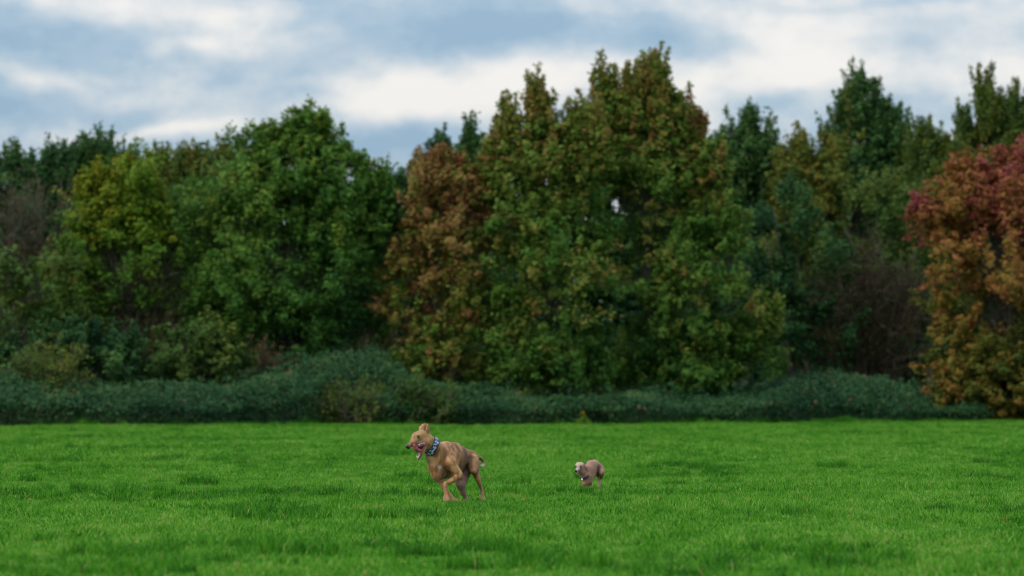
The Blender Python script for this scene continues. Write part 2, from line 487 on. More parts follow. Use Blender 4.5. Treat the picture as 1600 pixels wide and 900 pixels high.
def make_tree(name, label, cat, group, y, base_px, lobes, mat, leaf=0.125, dens=1.0, bough=0.95, spiky=0.5, top_tint=0.0, per=84, point=0.2, trunk_r=0.16, wisp=1.0):
    """lobes: (column, row, half width, half height, tint, depth offset) in photograph pixels at y metres; each becomes a
    rounded volume of boughs, every bough a limb with sprays of leaves on its outside."""
    y = y - 5.5 + 6.0 * (base_px - 800) / 800          # the wood's edge runs slightly away to the right
    base = W(base_px, HOR, y)
    base[2] = 0.0
    root = empty(name, base, label, cat, group)
    L, T = Leaves(), Tubes(6)
    tops = [W(c[0], c[1] - c[3] * 0.5, y) for c in lobes]
    ztop = max(W(c[0], c[1] - c[3], y)[2] for c in lobes)
    zbot = min(W(c[0], c[1] + c[3], y)[2] for c in lobes)
    # trunk with one leader into each lobe
    tp = max(tops, key=lambda p: p[2])
    tk = [np.zeros(3) + (0, 0, -0.15)]
    for f in (0.2, 0.4, 0.6, 0.8, 1.0):
        q = (tp - base) * f
        q[:2] *= f
        tk.append(q + rng.normal(0, 0.08, 3) * (1 if f < 1 else 0))
    tk = np.array(tk)
    T.add(tk, np.linspace(trunk_r * 1.2, 0.03, 6), 8)
    for lc, tp2 in zip(lobes, tops):
        q = tp2 - base
        z0 = min(q[2] * 0.45, tk[-1][2] * 0.6)
        st = np.array([np.interp(z0, tk[:, 2], tk[:, k]) for k in range(3)])
        T.add(np.array([st, st * 0.55 + q * 0.45 + (0, 0, 0.2), q]), [trunk_r * 0.55, trunk_r * 0.3, 0.02])
    for (cx, cyy, rx, ry, tint, dy) in lobes:
        c = W(cx, cyy, y) - base
        c[1] += dy
        bs = min(bough, px(min(rx, ry), y) * 0.8)          # narrow leaders carry smaller boughs
        ax, az_ = (max(px(v, y) - 0.42 * bs, 0.6 * px(v, y)) for v in (rx, ry))
        ay = min(max(ax, 0.5 * az_), 3.2)
        area = 4 * math.pi * (((ax * ay) ** 1.6 + (ax * az_) ** 1.6 + (ay * az_) ** 1.6) / 3) ** (1 / 1.6)
        nb = max(4, int(dens * (0.72 if rx < 31 else 1.0) * 1.25 * area / (bs * bs * 2.2)))
        D = unit(rng.normal(size=(nb * 2, 3)))
        keep = (D[:, 1] < 0.35) | (rng.random(len(D)) < 0.25)
        D = D[keep][:nb]
        rad = 0.40 + 0.58 * rng.random(len(D)) ** 0.55
        rad = rad * (0.86 + 0.3 * vnoise(D + cx, 1.7, 5))
        O = D * rad[:, None]
        pt = max(point, 1.0) if rx < 31 else point
        O[:, :2] *= (1 - pt * 0.75 * np.clip((O[:, 2] + 0.25) / 1.25, 0, 1))[:, None]      # crowns narrow towards their tips
        B = c + O * np.array([ax, ay, az_])
        B = B[B[:, 2] + base[2] > 0.35]
        D = D[:len(B)]
        hubs = []
        for b in B:
            out = unit((b - c) / np.array([ax, ay, az_]))
            br = bs * (0.55 + 0.75 * rng.random())
            # the limb that carries this bough
            z0 = np.clip(b[2] * 0.62 - 0.1, 0.3, tk[-1][2])
            st = np.array([np.interp(z0, tk[:, 2], tk[:, k]) for k in range(3)])
            if rng.random() < 0.5:
                T.add(np.array([st, st * 0.45 + b * 0.55 + (0, 0, 0.15), b]), [0.045, 0.028, 0.010], 4)
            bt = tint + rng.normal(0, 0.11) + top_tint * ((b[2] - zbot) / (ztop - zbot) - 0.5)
            ns = max(4, int(9 * br / bs))
            sd = unit(out * 0.8 + np.array([0, -0.12, 0.35]) + rng.normal(0, 0.75, (ns, 3)))
            for k in range(ns):
                s0 = b + sd[k] * br * (0.35 + 0.6 * rng.random())
                axis = unit(sd[k] * 0.7 + out * 0.4 + np.array([0, 0, 0.5]) + rng.normal(0, 0.25, 3))
                ln = br * (0.5 + 0.65 * rng.random())
                n = int(per * (0.6 + 0.8 * rng.random()) * (0.3 + 0.7 * bs / bough))
                t = rng.random(n)
                P = s0 + axis * (t * ln)[:, None] + rng.normal(0, 1, (n, 3)) * (br * 0.165 * (1.15 - 0.75 * t))[:, None]
                Nn = unit(np.array([0, 0, 0.7]) + axis * 0.45 + rng.normal(0, 0.5, (n, 3)))
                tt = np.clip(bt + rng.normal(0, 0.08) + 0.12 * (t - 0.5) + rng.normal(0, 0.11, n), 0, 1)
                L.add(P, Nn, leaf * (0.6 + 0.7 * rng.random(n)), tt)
            # wispy leading shoots along the skyline
            hz = (b[2] - (c[2] + az_ * 0.25)) / (az_ * 0.75)
            if hz > 0 and rng.random() < spiky * (0.5 + hz):
                for _ in range(rng.integers(1, 4) + (spiky > 1) * 2 + (rx < 31)):
                    ax2 = unit(np.array([0, 0, 1.0]) + out * 0.25 + rng.normal(0, 0.18, 3))
                    ln = wisp * (0.5 + 0.9 * rng.random())
                    s0 = b + rng.normal(0, 0.3, 3) * bs
                    T.add(np.array([s0, s0 + ax2 * ln * 0.5 + rng.normal(0, 0.03, 3), s0 + ax2 * ln * 1.08]), [0.016, 0.011, 0.005], 3)
                    n = int(per * 1.6 * ln)
                    t = rng.random(n) ** 1.25
                    P = s0 + ax2 * (t * ln)[:, None] + rng.normal(0, 1, (n, 3)) * (0.13 * (1.1 - 0.8 * t))[:, None]
                    L.add(P, rng.normal(size=(n, 3)) + (0, 0, 0.4), leaf * (0.55 + 0.6 * rng.random(n)), np.clip(bt + 0.08 + rng.normal(0, 0.09, n), 0, 1))
    T.build('trunk', BARK, root)
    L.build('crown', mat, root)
    return root


def make_shrub(name, label, cat, group, y, cx, bottom, top, half, mat, tint=0.5, twig=TWIG, nstem=26, leaves=1800, leaf=0.10, arch=0.0, twigs=24):
    """A bare or thinly leaved shrub: stems fanning out of the ground, each with many twigs."""
    y = y - 9.0
    base = W(cx, HOR, y)
    base[2] = 0.0
    root = empty(name, base, label, cat, group)
    T, L = Tubes(3), Leaves()
    H, hw = W(cx, top, y)[2], px(half, y)
    zb = max(W(cx, bottom, y)[2], 0)
    tips = []
    for i in range(nstem):
        a = rng.uniform(-1, 1)
        e = np.array([a * hw, rng.uniform(-0.8, 0.8) * hw * 0.7, zb + (H - zb) * (1 - 0.45 * a * a) * rng.uniform(0.6, 1.0)])
        s = np.array([a * hw * 0.25, rng.uniform(-.3, .3), -0.1])
        t = np.linspace(0, 1, 6)[:, None]
        path = s * (1 - t) + e * t
        path[:, :2] = s[:2] + (e[:2] - s[:2]) * t ** 1.5
        path += np.sin(t * 3.1) * rng.normal(0, 0.15, 3)
        T.add(path, np.linspace(0.04, 0.010, 6), 4)
        for k in range(twigs):
            u = rng.uniform(0.3, 1)
            q = np.array([np.interp(u, t[:, 0], path[:, j]) for j in range(3)])
            d = unit(np.array([a * 0.5, 0, 0.75]) + rng.normal(0, 0.6, 3))
            ln = rng.uniform(0.4, 1.1)
            dn = np.array([0, 0, -arch * ln])
            pts = np.array([q, q + d * ln * 0.5 + dn * 0.15, q + d * ln + dn])
            T.add(pts, [0.014, 0.011, 0.006])
            for _ in range(4):
                v = rng.uniform(0.25, 1)
                q2 = pts[0] * (1 - v) + pts[2] * v
                d2 = unit(d + rng.normal(0, 0.55, 3))
                l2 = rng.uniform(0.2, 0.5)
                T.add(np.array([q2, q2 + d2 * l2 * 0.5, q2 + d2 * l2]), [0.009, 0.007, 0.004])
                tips.append(q2 + d2 * l2 * rng.uniform(0.2, 1))
    tips = np.array(tips)
    k = rng.integers(0, len(tips), leaves)
    P = tips[k] + rng.normal(0, 0.10, (leaves, 3))
    P = P[P[:, 2] > 0.05]
    n = len(P)
    L.add(P, rng.normal(size=(n, 3)) + (0, 0, 0.4), leaf * (0.6 + 0.7 * rng.random(n)), np.clip(tint + 0.25 * (vnoise(P, 1.2, 8) - 0.5) * 2 + rng.normal(0, 0.1, n), 0, 1))
    T.build('stem', twig, root)
    L.build('foliage', mat, root)
    return root


BACK = "trees in the back row of the wood"
FRONT = "trees along the front of the wood"
SHRUB = "shrubs under the trees"

def S(cx, top, rx, tint, h=66, dy=0.0):
    """A narrow leader that ends in a point at row `top`."""
    return (cx, top + 24 + h, rx, h, tint, dy)


# --- back row, far side of the wood
make_tree('green_tree', "dark green tree with pointed tops at the left end of the wood", 'tree', BACK, 146, 40,
          [S(-45, 236, 26, .5), S(-15, 234, 24, .55), S(18, 226, 24, .6), S(48, 224, 24, .55), S(78, 230, 24, .5), (-20, 330, 60, 60, .5, 0), (60, 330, 60, 60, .5, 0), (30, 420, 110, 110, .35, 0)], M_DARK, spiky=1.2, point=.8, per=58)
make_tree('green_tree', "dark green tree with spiky tops behind the yellow-green tree", 'tree', BACK, 147, 150,
          [S(104, 214, 24, .45), S(130, 218, 22, .5), S(157, 204, 24, .42), S(182, 212, 24, .42), S(205, 232, 20, .4), (120, 320, 56, 60, .4, 0), (175, 320, 56, 60, .4, 0), (150, 420, 110, 110, .3, 0)], M_DARK, spiky=1.3, point=.8, per=58)
make_tree('olive_tree', "olive brown tree with thin pointed tops between the yellow-green tree and the big oak", 'tree', BACK, 145, 320,
          [S(250, 240, 18, .55), S(276, 236, 20, .6), S(302, 230, 22, .66), S(325, 228, 22, .62), S(348, 224, 22, .6), S(376, 228, 24, .5), S(404, 236, 24, .45), (285, 325, 55, 55, .5, 0), (350, 320, 65, 60, .5, 0), (320, 420, 100, 110, .35, 0)],
          M_OLIVE, spiky=1.3, point=.8, per=58)
make_tree('green_tree', "thin dark tree showing between the big oak and the reddish maple", 'tree', BACK, 146, 625,
          [S(600, 262, 22, .4), S(632, 272, 24, .42), S(655, 262, 22, .4), (600, 360, 50, 60, .4, 0), (640, 350, 44, 60, .38, 0), (610, 460, 80, 130, .25, 0)], M_DARK, spiky=1.2, point=.7)
make_tree('green_tree', "dark tree whose thin top pokes up behind the reddish maple", 'tree', BACK, 147, 705,
          [S(686, 206, 22, .45), S(708, 226, 20, .5), S(734, 200, 18, .42), S(755, 222, 20, .45), (715, 320, 60, 60, .4, 0), (710, 430, 90, 140, .3, 0)], M_DARK, spiky=1.4, point=.8)
make_tree('green_tree', "rounded mid green tree just right of the tall central maple", 'tree', BACK, 144, 1165,
          [S(1112, 222, 26, .6), S(1132, 198, 26, .62), S(1154, 178, 26, .66), S(1174, 166, 26, .62), S(1194, 182, 26, .58), S(1212, 222, 22, .55), (1140, 300, 50, 60, .6, 0), (1185, 310, 50, 60, .55, 0), (1160, 420, 90, 110, .42, 0)], M_DARK, spiky=.9, point=.5)
make_tree('olive_tree', "yellowing olive tree between the rounded green tree and the tall dark one", 'tree', BACK, 142, 1262,
          [S(1228, 214, 22, .7), S(1250, 194, 24, .76), S(1274, 196, 24, .72), S(1298, 206, 24, .66), (1240, 290, 42, 56, .72, 0), (1290, 295, 50, 56, .7, 0), (1265, 370, 70, 70, .66, 0), (1250, 480, 80, 100, .4, 0)],
          M_OLIVE, spiky=.9, point=.6)
make_tree('tall_green_tree', "tallest dark green tree on the right with an airy pointed top", 'tree', BACK, 145, 1352,
          [S(1307, 158, 20, .5), S(1323, 142, 22, .52), S(1343, 116, 24, .55, 80), S(1368, 132, 22, .52, 80), S(1387, 150, 20, .5), S(1408, 166, 20, .48), (1330, 265, 50, 56, .55, 0), (1380, 270, 50, 56, .52, 0), (1350, 340, 76, 70, .5, 0), (1355, 440, 95, 100, .42, 0)],
          M_DARK, spiky=1.3, wisp=1.1, dens=.95, point=.6)
make_tree('olive_tree', "lower olive green tree left of the crimson maple", 'tree', BACK, 143, 1455,
          [S(1424, 212, 20, .48), S(1444, 192, 20, .5), S(1466, 212, 20, .5), S(1486, 204, 22, .5), (1440, 300, 42, 56, .5, 0), (1485, 310, 46, 60, .48, 0), (1430, 370, 60, 70, .45, 0), (1450, 470, 80, 95, .3, 0)], M_OLIVE, spiky=1.3, point=.7)
make_tree('sparse_tree', "sparse tree with open twiggy top rising behind the crimson maple", 'tree', BACK, 147, 1550,
          [S(1512, 178, 18, .5), S(1538, 134, 18, .5, 76), S(1557, 142, 18, .52, 76), S(1584, 148, 18, .5, 76), S(1610, 160, 20, .5, 76), (1525, 270, 36, 50, .5, 0), (1580, 280, 50, 50, .5, 0), (1560, 350, 90, 80, .45, 0)], M_OLIVE, spiky=1.5, wisp=1.3, dens=.8, point=.6)
# --- dark trees deep inside the wood, closing the gaps
deep = "dark trees deep inside the wood"
for x, top in ((-40, 262), (80, 256), (200, 285), (310, 268), (420, 262), (560, 300), (660, 310), (770, 250), (880, 225), (990, 235), (1090, 250), (1200, 262), (1310, 250), (1420, 250), (1530, 262), (1650, 280)):
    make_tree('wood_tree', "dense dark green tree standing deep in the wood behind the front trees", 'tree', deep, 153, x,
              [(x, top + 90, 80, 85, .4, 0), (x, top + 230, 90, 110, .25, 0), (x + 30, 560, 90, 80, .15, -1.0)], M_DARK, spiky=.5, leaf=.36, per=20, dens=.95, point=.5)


def far_wood():
    """The rest of the wood behind, a mass of foliage nobody could count."""
    L = Leaves()
    n = 60000
    x, y = rng.uniform(-36, 36, n), rng.uniform(156, 166, n)
    P = np.stack([x, y, 0 * x], -1)
    top = 7.2 + 2.2 * (vnoise(P, 0.35, 91) - .5) + 1.6 * (vnoise(P, 1.1, 92) - .5)
    P[:, 2] = top * rng.random(n)
    L.add(P, rng.normal(0, .5, (n, 3)) + (0, -.3, .6), .42 * (.6 + .7 * rng.random(n)), np.clip(.3 + .5 * (vnoise(P, .8, 93) - .5) + rng.normal(0, .08, n), 0, 1))
    tag(L.build("far_wood", M_DARK), "dark mass of the wood far behind the trees", kind='stuff')


far_wood()

# --- the front trees
make_tree('yellow_tree', "yellow-green tree near the left end, brighter than its neighbours", 'tree', FRONT, 133, 190,
          [S(140, 250, 22, .8), S(165, 244, 22, .78), S(195, 240, 24, .7), S(222, 246, 24, .62), S(248, 268, 20, .55), (150, 335, 42, 52, .78, 0), (210, 330, 56, 60, .58, .2), (180, 400, 72, 66, .55, -.2), (118, 415, 36, 60, .68, 0), (235, 390, 46, 70, .45, 0), (105, 490, 56, 60, .5, 0), (190, 490, 70, 60, .3, .4)],
          M_YELLOW, spiky=.9, wisp=.8, top_tint=.2, point=.6)
make_tree('oak_tree', "big broad green oak left of the maples", 'tree', FRONT, 132, 450,
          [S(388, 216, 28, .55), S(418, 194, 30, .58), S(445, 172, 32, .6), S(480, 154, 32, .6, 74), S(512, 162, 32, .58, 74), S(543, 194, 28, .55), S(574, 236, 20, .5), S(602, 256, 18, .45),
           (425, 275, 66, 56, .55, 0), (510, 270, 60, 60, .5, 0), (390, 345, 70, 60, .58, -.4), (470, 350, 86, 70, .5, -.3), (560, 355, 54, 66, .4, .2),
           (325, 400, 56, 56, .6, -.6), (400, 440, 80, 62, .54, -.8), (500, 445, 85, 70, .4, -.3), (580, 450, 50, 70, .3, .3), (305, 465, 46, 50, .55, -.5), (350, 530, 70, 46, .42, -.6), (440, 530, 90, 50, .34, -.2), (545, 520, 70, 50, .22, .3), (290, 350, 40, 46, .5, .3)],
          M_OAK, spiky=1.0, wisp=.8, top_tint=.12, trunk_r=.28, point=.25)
make_tree('maple_tree', "reddish autumn maple forming the left shoulder of the central clump", 'tree', FRONT, 130, 690,
          [S(660, 238, 22, .68), S(688, 222, 24, .70), S(716, 208, 20, .78), S(742, 232, 22, .72), (675, 320, 40, 52, .74, -.2), (725, 325, 40, 56, .68, 0), (700, 390, 56, 50, .68, -.2), (655, 440, 56, 48, .64, -.3), (715, 455, 48, 56, .64, -.4), (640, 515, 48, 42, .64, -.3), (700, 530, 56, 50, .60, -.2), (622, 400, 24, 22, .74, -.2), (690, 580, 66, 36, .52, -.4), (630, 570, 40, 36, .55, -.4), (605, 470, 22, 22, .7, -.3)],
          M_MAPLE, leaf=.13, spiky=.8, wisp=.7, top_tint=.15, point=.5)
make_tree('maple_tree', "middle maple of the central clump, olive below with twin rusty tops", 'tree', FRONT, 129, 850,
          [S(775, 200, 22, .5), S(797, 160, 24, .5), S(840, 122, 20, .46), S(869, 118, 24, .52), S(905, 156, 22, .42), S(926, 166, 20, .46), (800, 270, 46, 56, .46, 0), (865, 262, 50, 60, .40, 0), (815, 345, 50, 56, .40, -.3), (885, 345, 56, 62, .28, -.2),
           (800, 425, 48, 52, .44, -.6), (865, 435, 62, 56, .34, -.7), (915, 410, 36, 50, .28, 0), (820, 510, 56, 50, .34, -.6), (885, 520, 58, 50, .28, -.4), (810, 580, 60, 36, .30, -.8), (885, 585, 64, 32, .24, -.6)],
          M_MAPLE, leaf=.13, spiky=1.3, wisp=.9, top_tint=.12, point=.5)
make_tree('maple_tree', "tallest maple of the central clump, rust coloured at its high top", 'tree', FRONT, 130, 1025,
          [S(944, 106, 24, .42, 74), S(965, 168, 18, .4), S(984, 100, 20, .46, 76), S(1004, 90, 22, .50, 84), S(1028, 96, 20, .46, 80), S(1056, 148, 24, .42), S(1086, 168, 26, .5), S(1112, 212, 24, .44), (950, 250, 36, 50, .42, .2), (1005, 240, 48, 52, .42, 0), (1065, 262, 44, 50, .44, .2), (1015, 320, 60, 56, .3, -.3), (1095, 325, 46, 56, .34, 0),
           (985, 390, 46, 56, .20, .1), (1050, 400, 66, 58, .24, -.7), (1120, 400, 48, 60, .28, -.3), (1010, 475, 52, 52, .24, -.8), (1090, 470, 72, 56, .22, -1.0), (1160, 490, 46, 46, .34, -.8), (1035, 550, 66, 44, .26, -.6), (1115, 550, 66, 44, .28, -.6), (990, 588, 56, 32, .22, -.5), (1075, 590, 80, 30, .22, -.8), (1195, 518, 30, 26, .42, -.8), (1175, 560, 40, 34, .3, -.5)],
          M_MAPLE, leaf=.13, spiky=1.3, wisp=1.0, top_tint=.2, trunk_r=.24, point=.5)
make_tree('crimson_maple_tree', "maple at the right end with crimson top and orange flanks", 'tree', FRONT, 127.2, 1570,
          [S(1545, 236, 26, .74, 56), S(1575, 222, 26, .80, 56), S(1605, 212, 28, .82, 56), S(1640, 220, 30, .84, 56), (1600, 300, 62, 50, .66, 0), (1540, 305, 46, 46, .74, -.2), (1650, 340, 70, 70, .7, 0), (1500, 345, 50, 40, .62, -.3), (1565, 370, 64, 56, .58, -.4), (1505, 415, 50, 52, .54, -.4), (1590, 445, 70, 60, .48, -.6),
           (1500, 495, 50, 48, .40, -.5), (1570, 535, 70, 54, .34, -.7), (1650, 520, 80, 80, .35, -.3), (1505, 565, 50, 40, .32, -.4), (1449, 332, 24, 14, .9, -.3), (1474, 400, 40, 50, .6, -.2), (1470, 520, 38, 44, .42, -.3), (1520, 300, 40, 44, .76, -.3), (1470, 350, 34, 34, .66, -.2), (1490, 600, 50, 36, .3, -.6), (1580, 600, 80, 36, .26, -.6), (1500, 622, 46, 26, .3, -.3), (1560, 630, 60, 24, .25, -.3), (1640, 620, 60, 30, .25, -.2)],
          M_CRIMSON, leaf=.13, spiky=.7, wisp=.6, top_tint=.1, trunk_r=.22, point=.4)
# --- lower trees between and under them
make_tree('understory_tree', "dark bluish green low tree tucked in right of the central maples", 'tree', FRONT, 137, 1240,
          [(1210, 370, 60, 80, .4, 0), (1250, 440, 70, 80, .35, 0), (1200, 520, 80, 70, .35, 0), (1300, 520, 60, 60, .3, 0)], M_DARK, spiky=.2)
make_tree('understory_tree', "olive green low tree below the tall dark tree on the right", 'tree', FRONT, 138, 1395,
          [(1370, 370, 60, 70, .5, 0), (1425, 390, 46, 70, .45, 0), (1400, 460, 70, 70, .25, .3)], M_OLIVE, spiky=.4)
make_tree('understory_tree', "yellowish green low tree at the left edge of the picture", 'tree', FRONT, 130, 25,
          [(10, 440, 46, 46, .55, 0), (60, 450, 40, 50, .52, 0), (30, 510, 70, 50, .4, -.2), (100, 530, 44, 36, .45, 0)], M_OLIVE, spiky=.4)
make_tree('understory_tree', "dark green low tree beneath the right side of the big oak", 'tree', FRONT, 136, 560,
          [(560, 470, 66, 80, .3, 0), (590, 540, 60, 50, .25, 0), (500, 540, 80, 40, .2, 0)], M_DARK, spiky=.2)
make_tree('understory_tree', "low dark green thicket at the foot of the yellow-green tree", 'tree', FRONT, 128.5, 150,
          [(110, 560, 60, 44, .35, 0), (175, 575, 56, 36, .3, 0), (40, 570, 56, 40, .4, 0)], M_DARK, spiky=.3)
make_tree('understory_tree', "low mixed green thicket at the left foot of the oak", 'tree', FRONT, 128.5, 315,
          [(290, 560, 50, 44, .4, 0), (350, 570, 56, 34, .4, 0), (250, 578, 40, 30, .35, 0)], M_OLIVE, spiky=.3)
# --- bare and thin shrubs
make_shrub('bare_shrub', "grey brown nearly leafless bush at the left edge under the green tree tops", 'shrub', SHRUB, 134, 55, 480, 268, 75, M_BROWN, tint=.45, nstem=36, leaves=6500, twigs=20)
make_shrub('bare_shrub', "greyish bare bush between the yellow-green tree and the oak", 'shrub', SHRUB, 131.5, 222, 540, 356, 54, M_BROWN, tint=.25, nstem=15, leaves=4200, twigs=18)
make_shrub('bare_shrub', "pinkish brown thicket with arching stems left of the oak", 'shrub', SHRUB, 130, 228, 575, 478, 66, M_BROWN, tint=.5, twig=TWIG_RED, nstem=11, leaves=2600, arch=.8, twigs=14)
make_shrub('bare_shrub', "dark reddish brown bush left of the crimson maple", 'shrub', SHRUB, 143, 1350, 560, 378, 95, M_BROWN, tint=.35, twig=TWIG_RED, nstem=34, leaves=6000, twigs=20)
make_shrub('bare_shrub', "dull red bush at the foot of the oak", 'shrub', SHRUB, 130, 405, 610, 552, 40, M_BROWN, tint=.8, twig=TWIG_RED, nstem=10, leaves=1300, twigs=14)
make_shrub('bare_shrub', "brown bush on the bank left of the reddish maple", 'shrub', SHRUB, 132, 590, 590, 530, 46, M_BROWN, tint=.4, twig=TWIG_RED, nstem=12, leaves=1500, twigs=16)
make_shrub('leafy_shrub', "olive brown scrub at the grass edge below the reddish maple", 'shrub', SHRUB, 127.2, 655, 664, 624, 54, M_OLIVE, tint=.42, twig=TWIG, nstem=12, leaves=6000, twigs=10)
make_shrub('leafy_shrub', "small yellowish bush at the grass edge left of the scrub", 'shrub', SHRUB, 126.4, 545, 662, 630, 26, M_OLIVE, tint=.6, nstem=8, leaves=2000, twigs=10)
make_shrub('leafy_shrub', "yellow tinged bush low in front of the low tree on the left", 'shrub', SHRUB, 124.5, 70, 610, 556, 40, M_OLIVE, tint=.6, nstem=9, leaves=3200, twigs=10)
make_shrub('dry_shrub', "dry brown stems at the grass edge below the crimson maple", 'shrub', SHRUB, 137.6, 1545, 655, 615, 60, M_BROWN, tint=.7, twig=TWIG, nstem=30, leaves=1500)


# --- the bank of brambles along the edge of the meadow
def bank_h(x):
    c = x / 123 * F + 800
    row = np.interp(c, [-300, 0, 120, 250, 340, 430, 520, 580, 640, 760, 900, 1100, 1200, 1300, 1400, 1450, 1600, 1900],
                    [588, 588, 584, 592, 600, 580, 550, 545, 590, 606, 608, 606, 598, 592, 596, 610, 618, 615])
    return CAM_H + (HOR - row) / F * 123


def bramble_bank():
    L, T = Leaves(), Tubes(3)
    n = 190000
    x = rng.uniform(-26, 26, n)
    s = rng.random(n) ** 1.3 * 6.5
    P0 = np.stack([x, s, 0 * x], -1)
    lump = vnoise(P0, 0.55, 71) * 0.55 + vnoise(P0, 1.3, 72) * 0.45
    ramp = np.clip(s / 5.5, 0, 1)
    prof = (0.42 + 0.30 * (1 - np.exp(-s / 0.5))) + 0.34 * ramp
    top = bank_h(x) * prof * (0.62 + 0.68 * lump)
    front = s < 0.5
    z = np.where(rng.random(n) < 0.45, top * rng.random(n), top * (1 - 0.12 * rng.random(n) ** 1.5))
    z = np.maximum(z + rng.normal(0, 0.05, n), 0.03)
    y = edge_y(x) + s + rng.normal(0, 0.12, n) - 1.3 * (vnoise(np.stack([x, 0 * x, 0 * x], -1), 0.8, 77) - .35) * np.exp(-s) - 0.25 * np.sin(np.clip(z / 1.2, 0, 1) * 3.1)
    P = np.stack([x, y, z], -1)
    N = np.stack([rng.normal(0, .5, n), -0.5 + rng.normal(0, .5, n), 0.6 + rng.normal(0, .45, n)], -1)
    t = 0.28 + 0.7 * (vnoise(P, 0.5, 73) - 0.5) + 0.5 * (vnoise(P, 2.2, 74) - 0.5) + rng.normal(0, 0.12, n) + 0.22
    t = np.where(rng.random(n) < 0.985, np.minimum(t, 0.86), 0.97)
    t = t + np.where(vnoise(P, 0.7, 78) > .70, .14, 0)
    L.add(P, N, 0.10 * (0.55 + 0.8 * rng.random(n)), np.clip(t, 0, 1))
    # arching canes that break the outline
    for _ in range(420):
        x0, s0 = rng.uniform(-25, 25), rng.random() * 5.5
        xx = np.array([x0])
        z0 = float(bank_h(xx)[0] * (0.55 + 0.34 * min(s0 / 5.5, 1)))
        d = unit(np.array([rng.normal(), rng.normal() - .5, 0]))
        ln, up = rng.uniform(.5, 1.3), rng.uniform(.25, .65)
        t = np.linspace(0, 1, 46)[:, None] * np.ones(1)
        q = np.array([x0, float(edge_y(xx)[0]) + s0, z0 - .1]) + d * ln * t + np.array([0, 0, 1]) * up * (1 - (2 * t - 1.0) ** 2) * 1.0
        q = q + rng.normal(0, .06, q.shape)
        L.add(q, rng.normal(0, .5, q.shape) + (0, -.3, .7), .10 * (.6 + .7 * rng.random(46)), np.clip(rng.normal(.55, .16, 46), 0, .9))
    o = L.build("bramble_bank", M_BRAMBLE, aspect=0.7)
    return tag(o, "bank of dark green brambles between the grass and the trees", kind='stuff')


bramble_bank()


def weed(pos):
    """The one tall leafy weed with a yellow flower head that sticks up at the far edge of the grass."""
    root = empty('tall_weed', pos, "small leafy weed with a yellow flower top at the far grass edge", 'plant')
    T, L, Fl = Tubes(4), Leaves(), Leaves()
    T.add(np.array([(0, 0, -.02), (0.01, 0, .2), (-.02, 0, .42)]), [.012, .010, .006])
    n = 420
    t = rng.random(n)
    P = np.stack([rng.normal(0, 1, n) * .22 * (1 - t) ** 1.2, rng.normal(0, 1, n) * .2 * (1 - t), .04 + t * .3], -1)
    L.add(P, rng.normal(size=(n, 3)) + (0, -.3, .7), .08 * (.6 + .7 * rng.random(n)), np.clip(rng.normal(.55, .12, n), 0, 1))
    P = np.array([-.02, 0, .43]) + rng.normal(0, .035, (40, 3))
    Fl.add(P, rng.normal(size=(40, 3)), np.full(40, .045), np.full(40, 1.0))
    T.build('stem', M_DARK, root, attrs=None)
    L.build('foliage', M_YELLOW, root)
    fo = Fl.build('flower', leaf_mat("yellow_petals", [(0, (.30, .22, .02)), (1, (.34, .22, .02))]), root)
    fo['kind'] = 'stuff'


weed((px(912 - 800, 119), 119, 0))


def fallen_leaves():
    L = Leaves()
    n = 170
    y = 24 + 90 * rng.random(n) ** 1.6
    x = rng.uniform(-1, 1, n) * (0.135 * y + 1)
    z = ground_z(x, y) + rng.uniform(.03, .06, n)
    L.add(np.stack([x, y, z], -1), rng.normal(0, .45, (n, 3)) + (0, -.35, .7), .045 * (.6 + .8 * rng.random(n)), np.clip(rng.normal(.62, .12, n), .4, .95))
    tag(L.build("fallen_leaves", M_MAPLE), "a few yellow and brown fallen leaves lying in the grass", kind='stuff')


fallen_leaves()


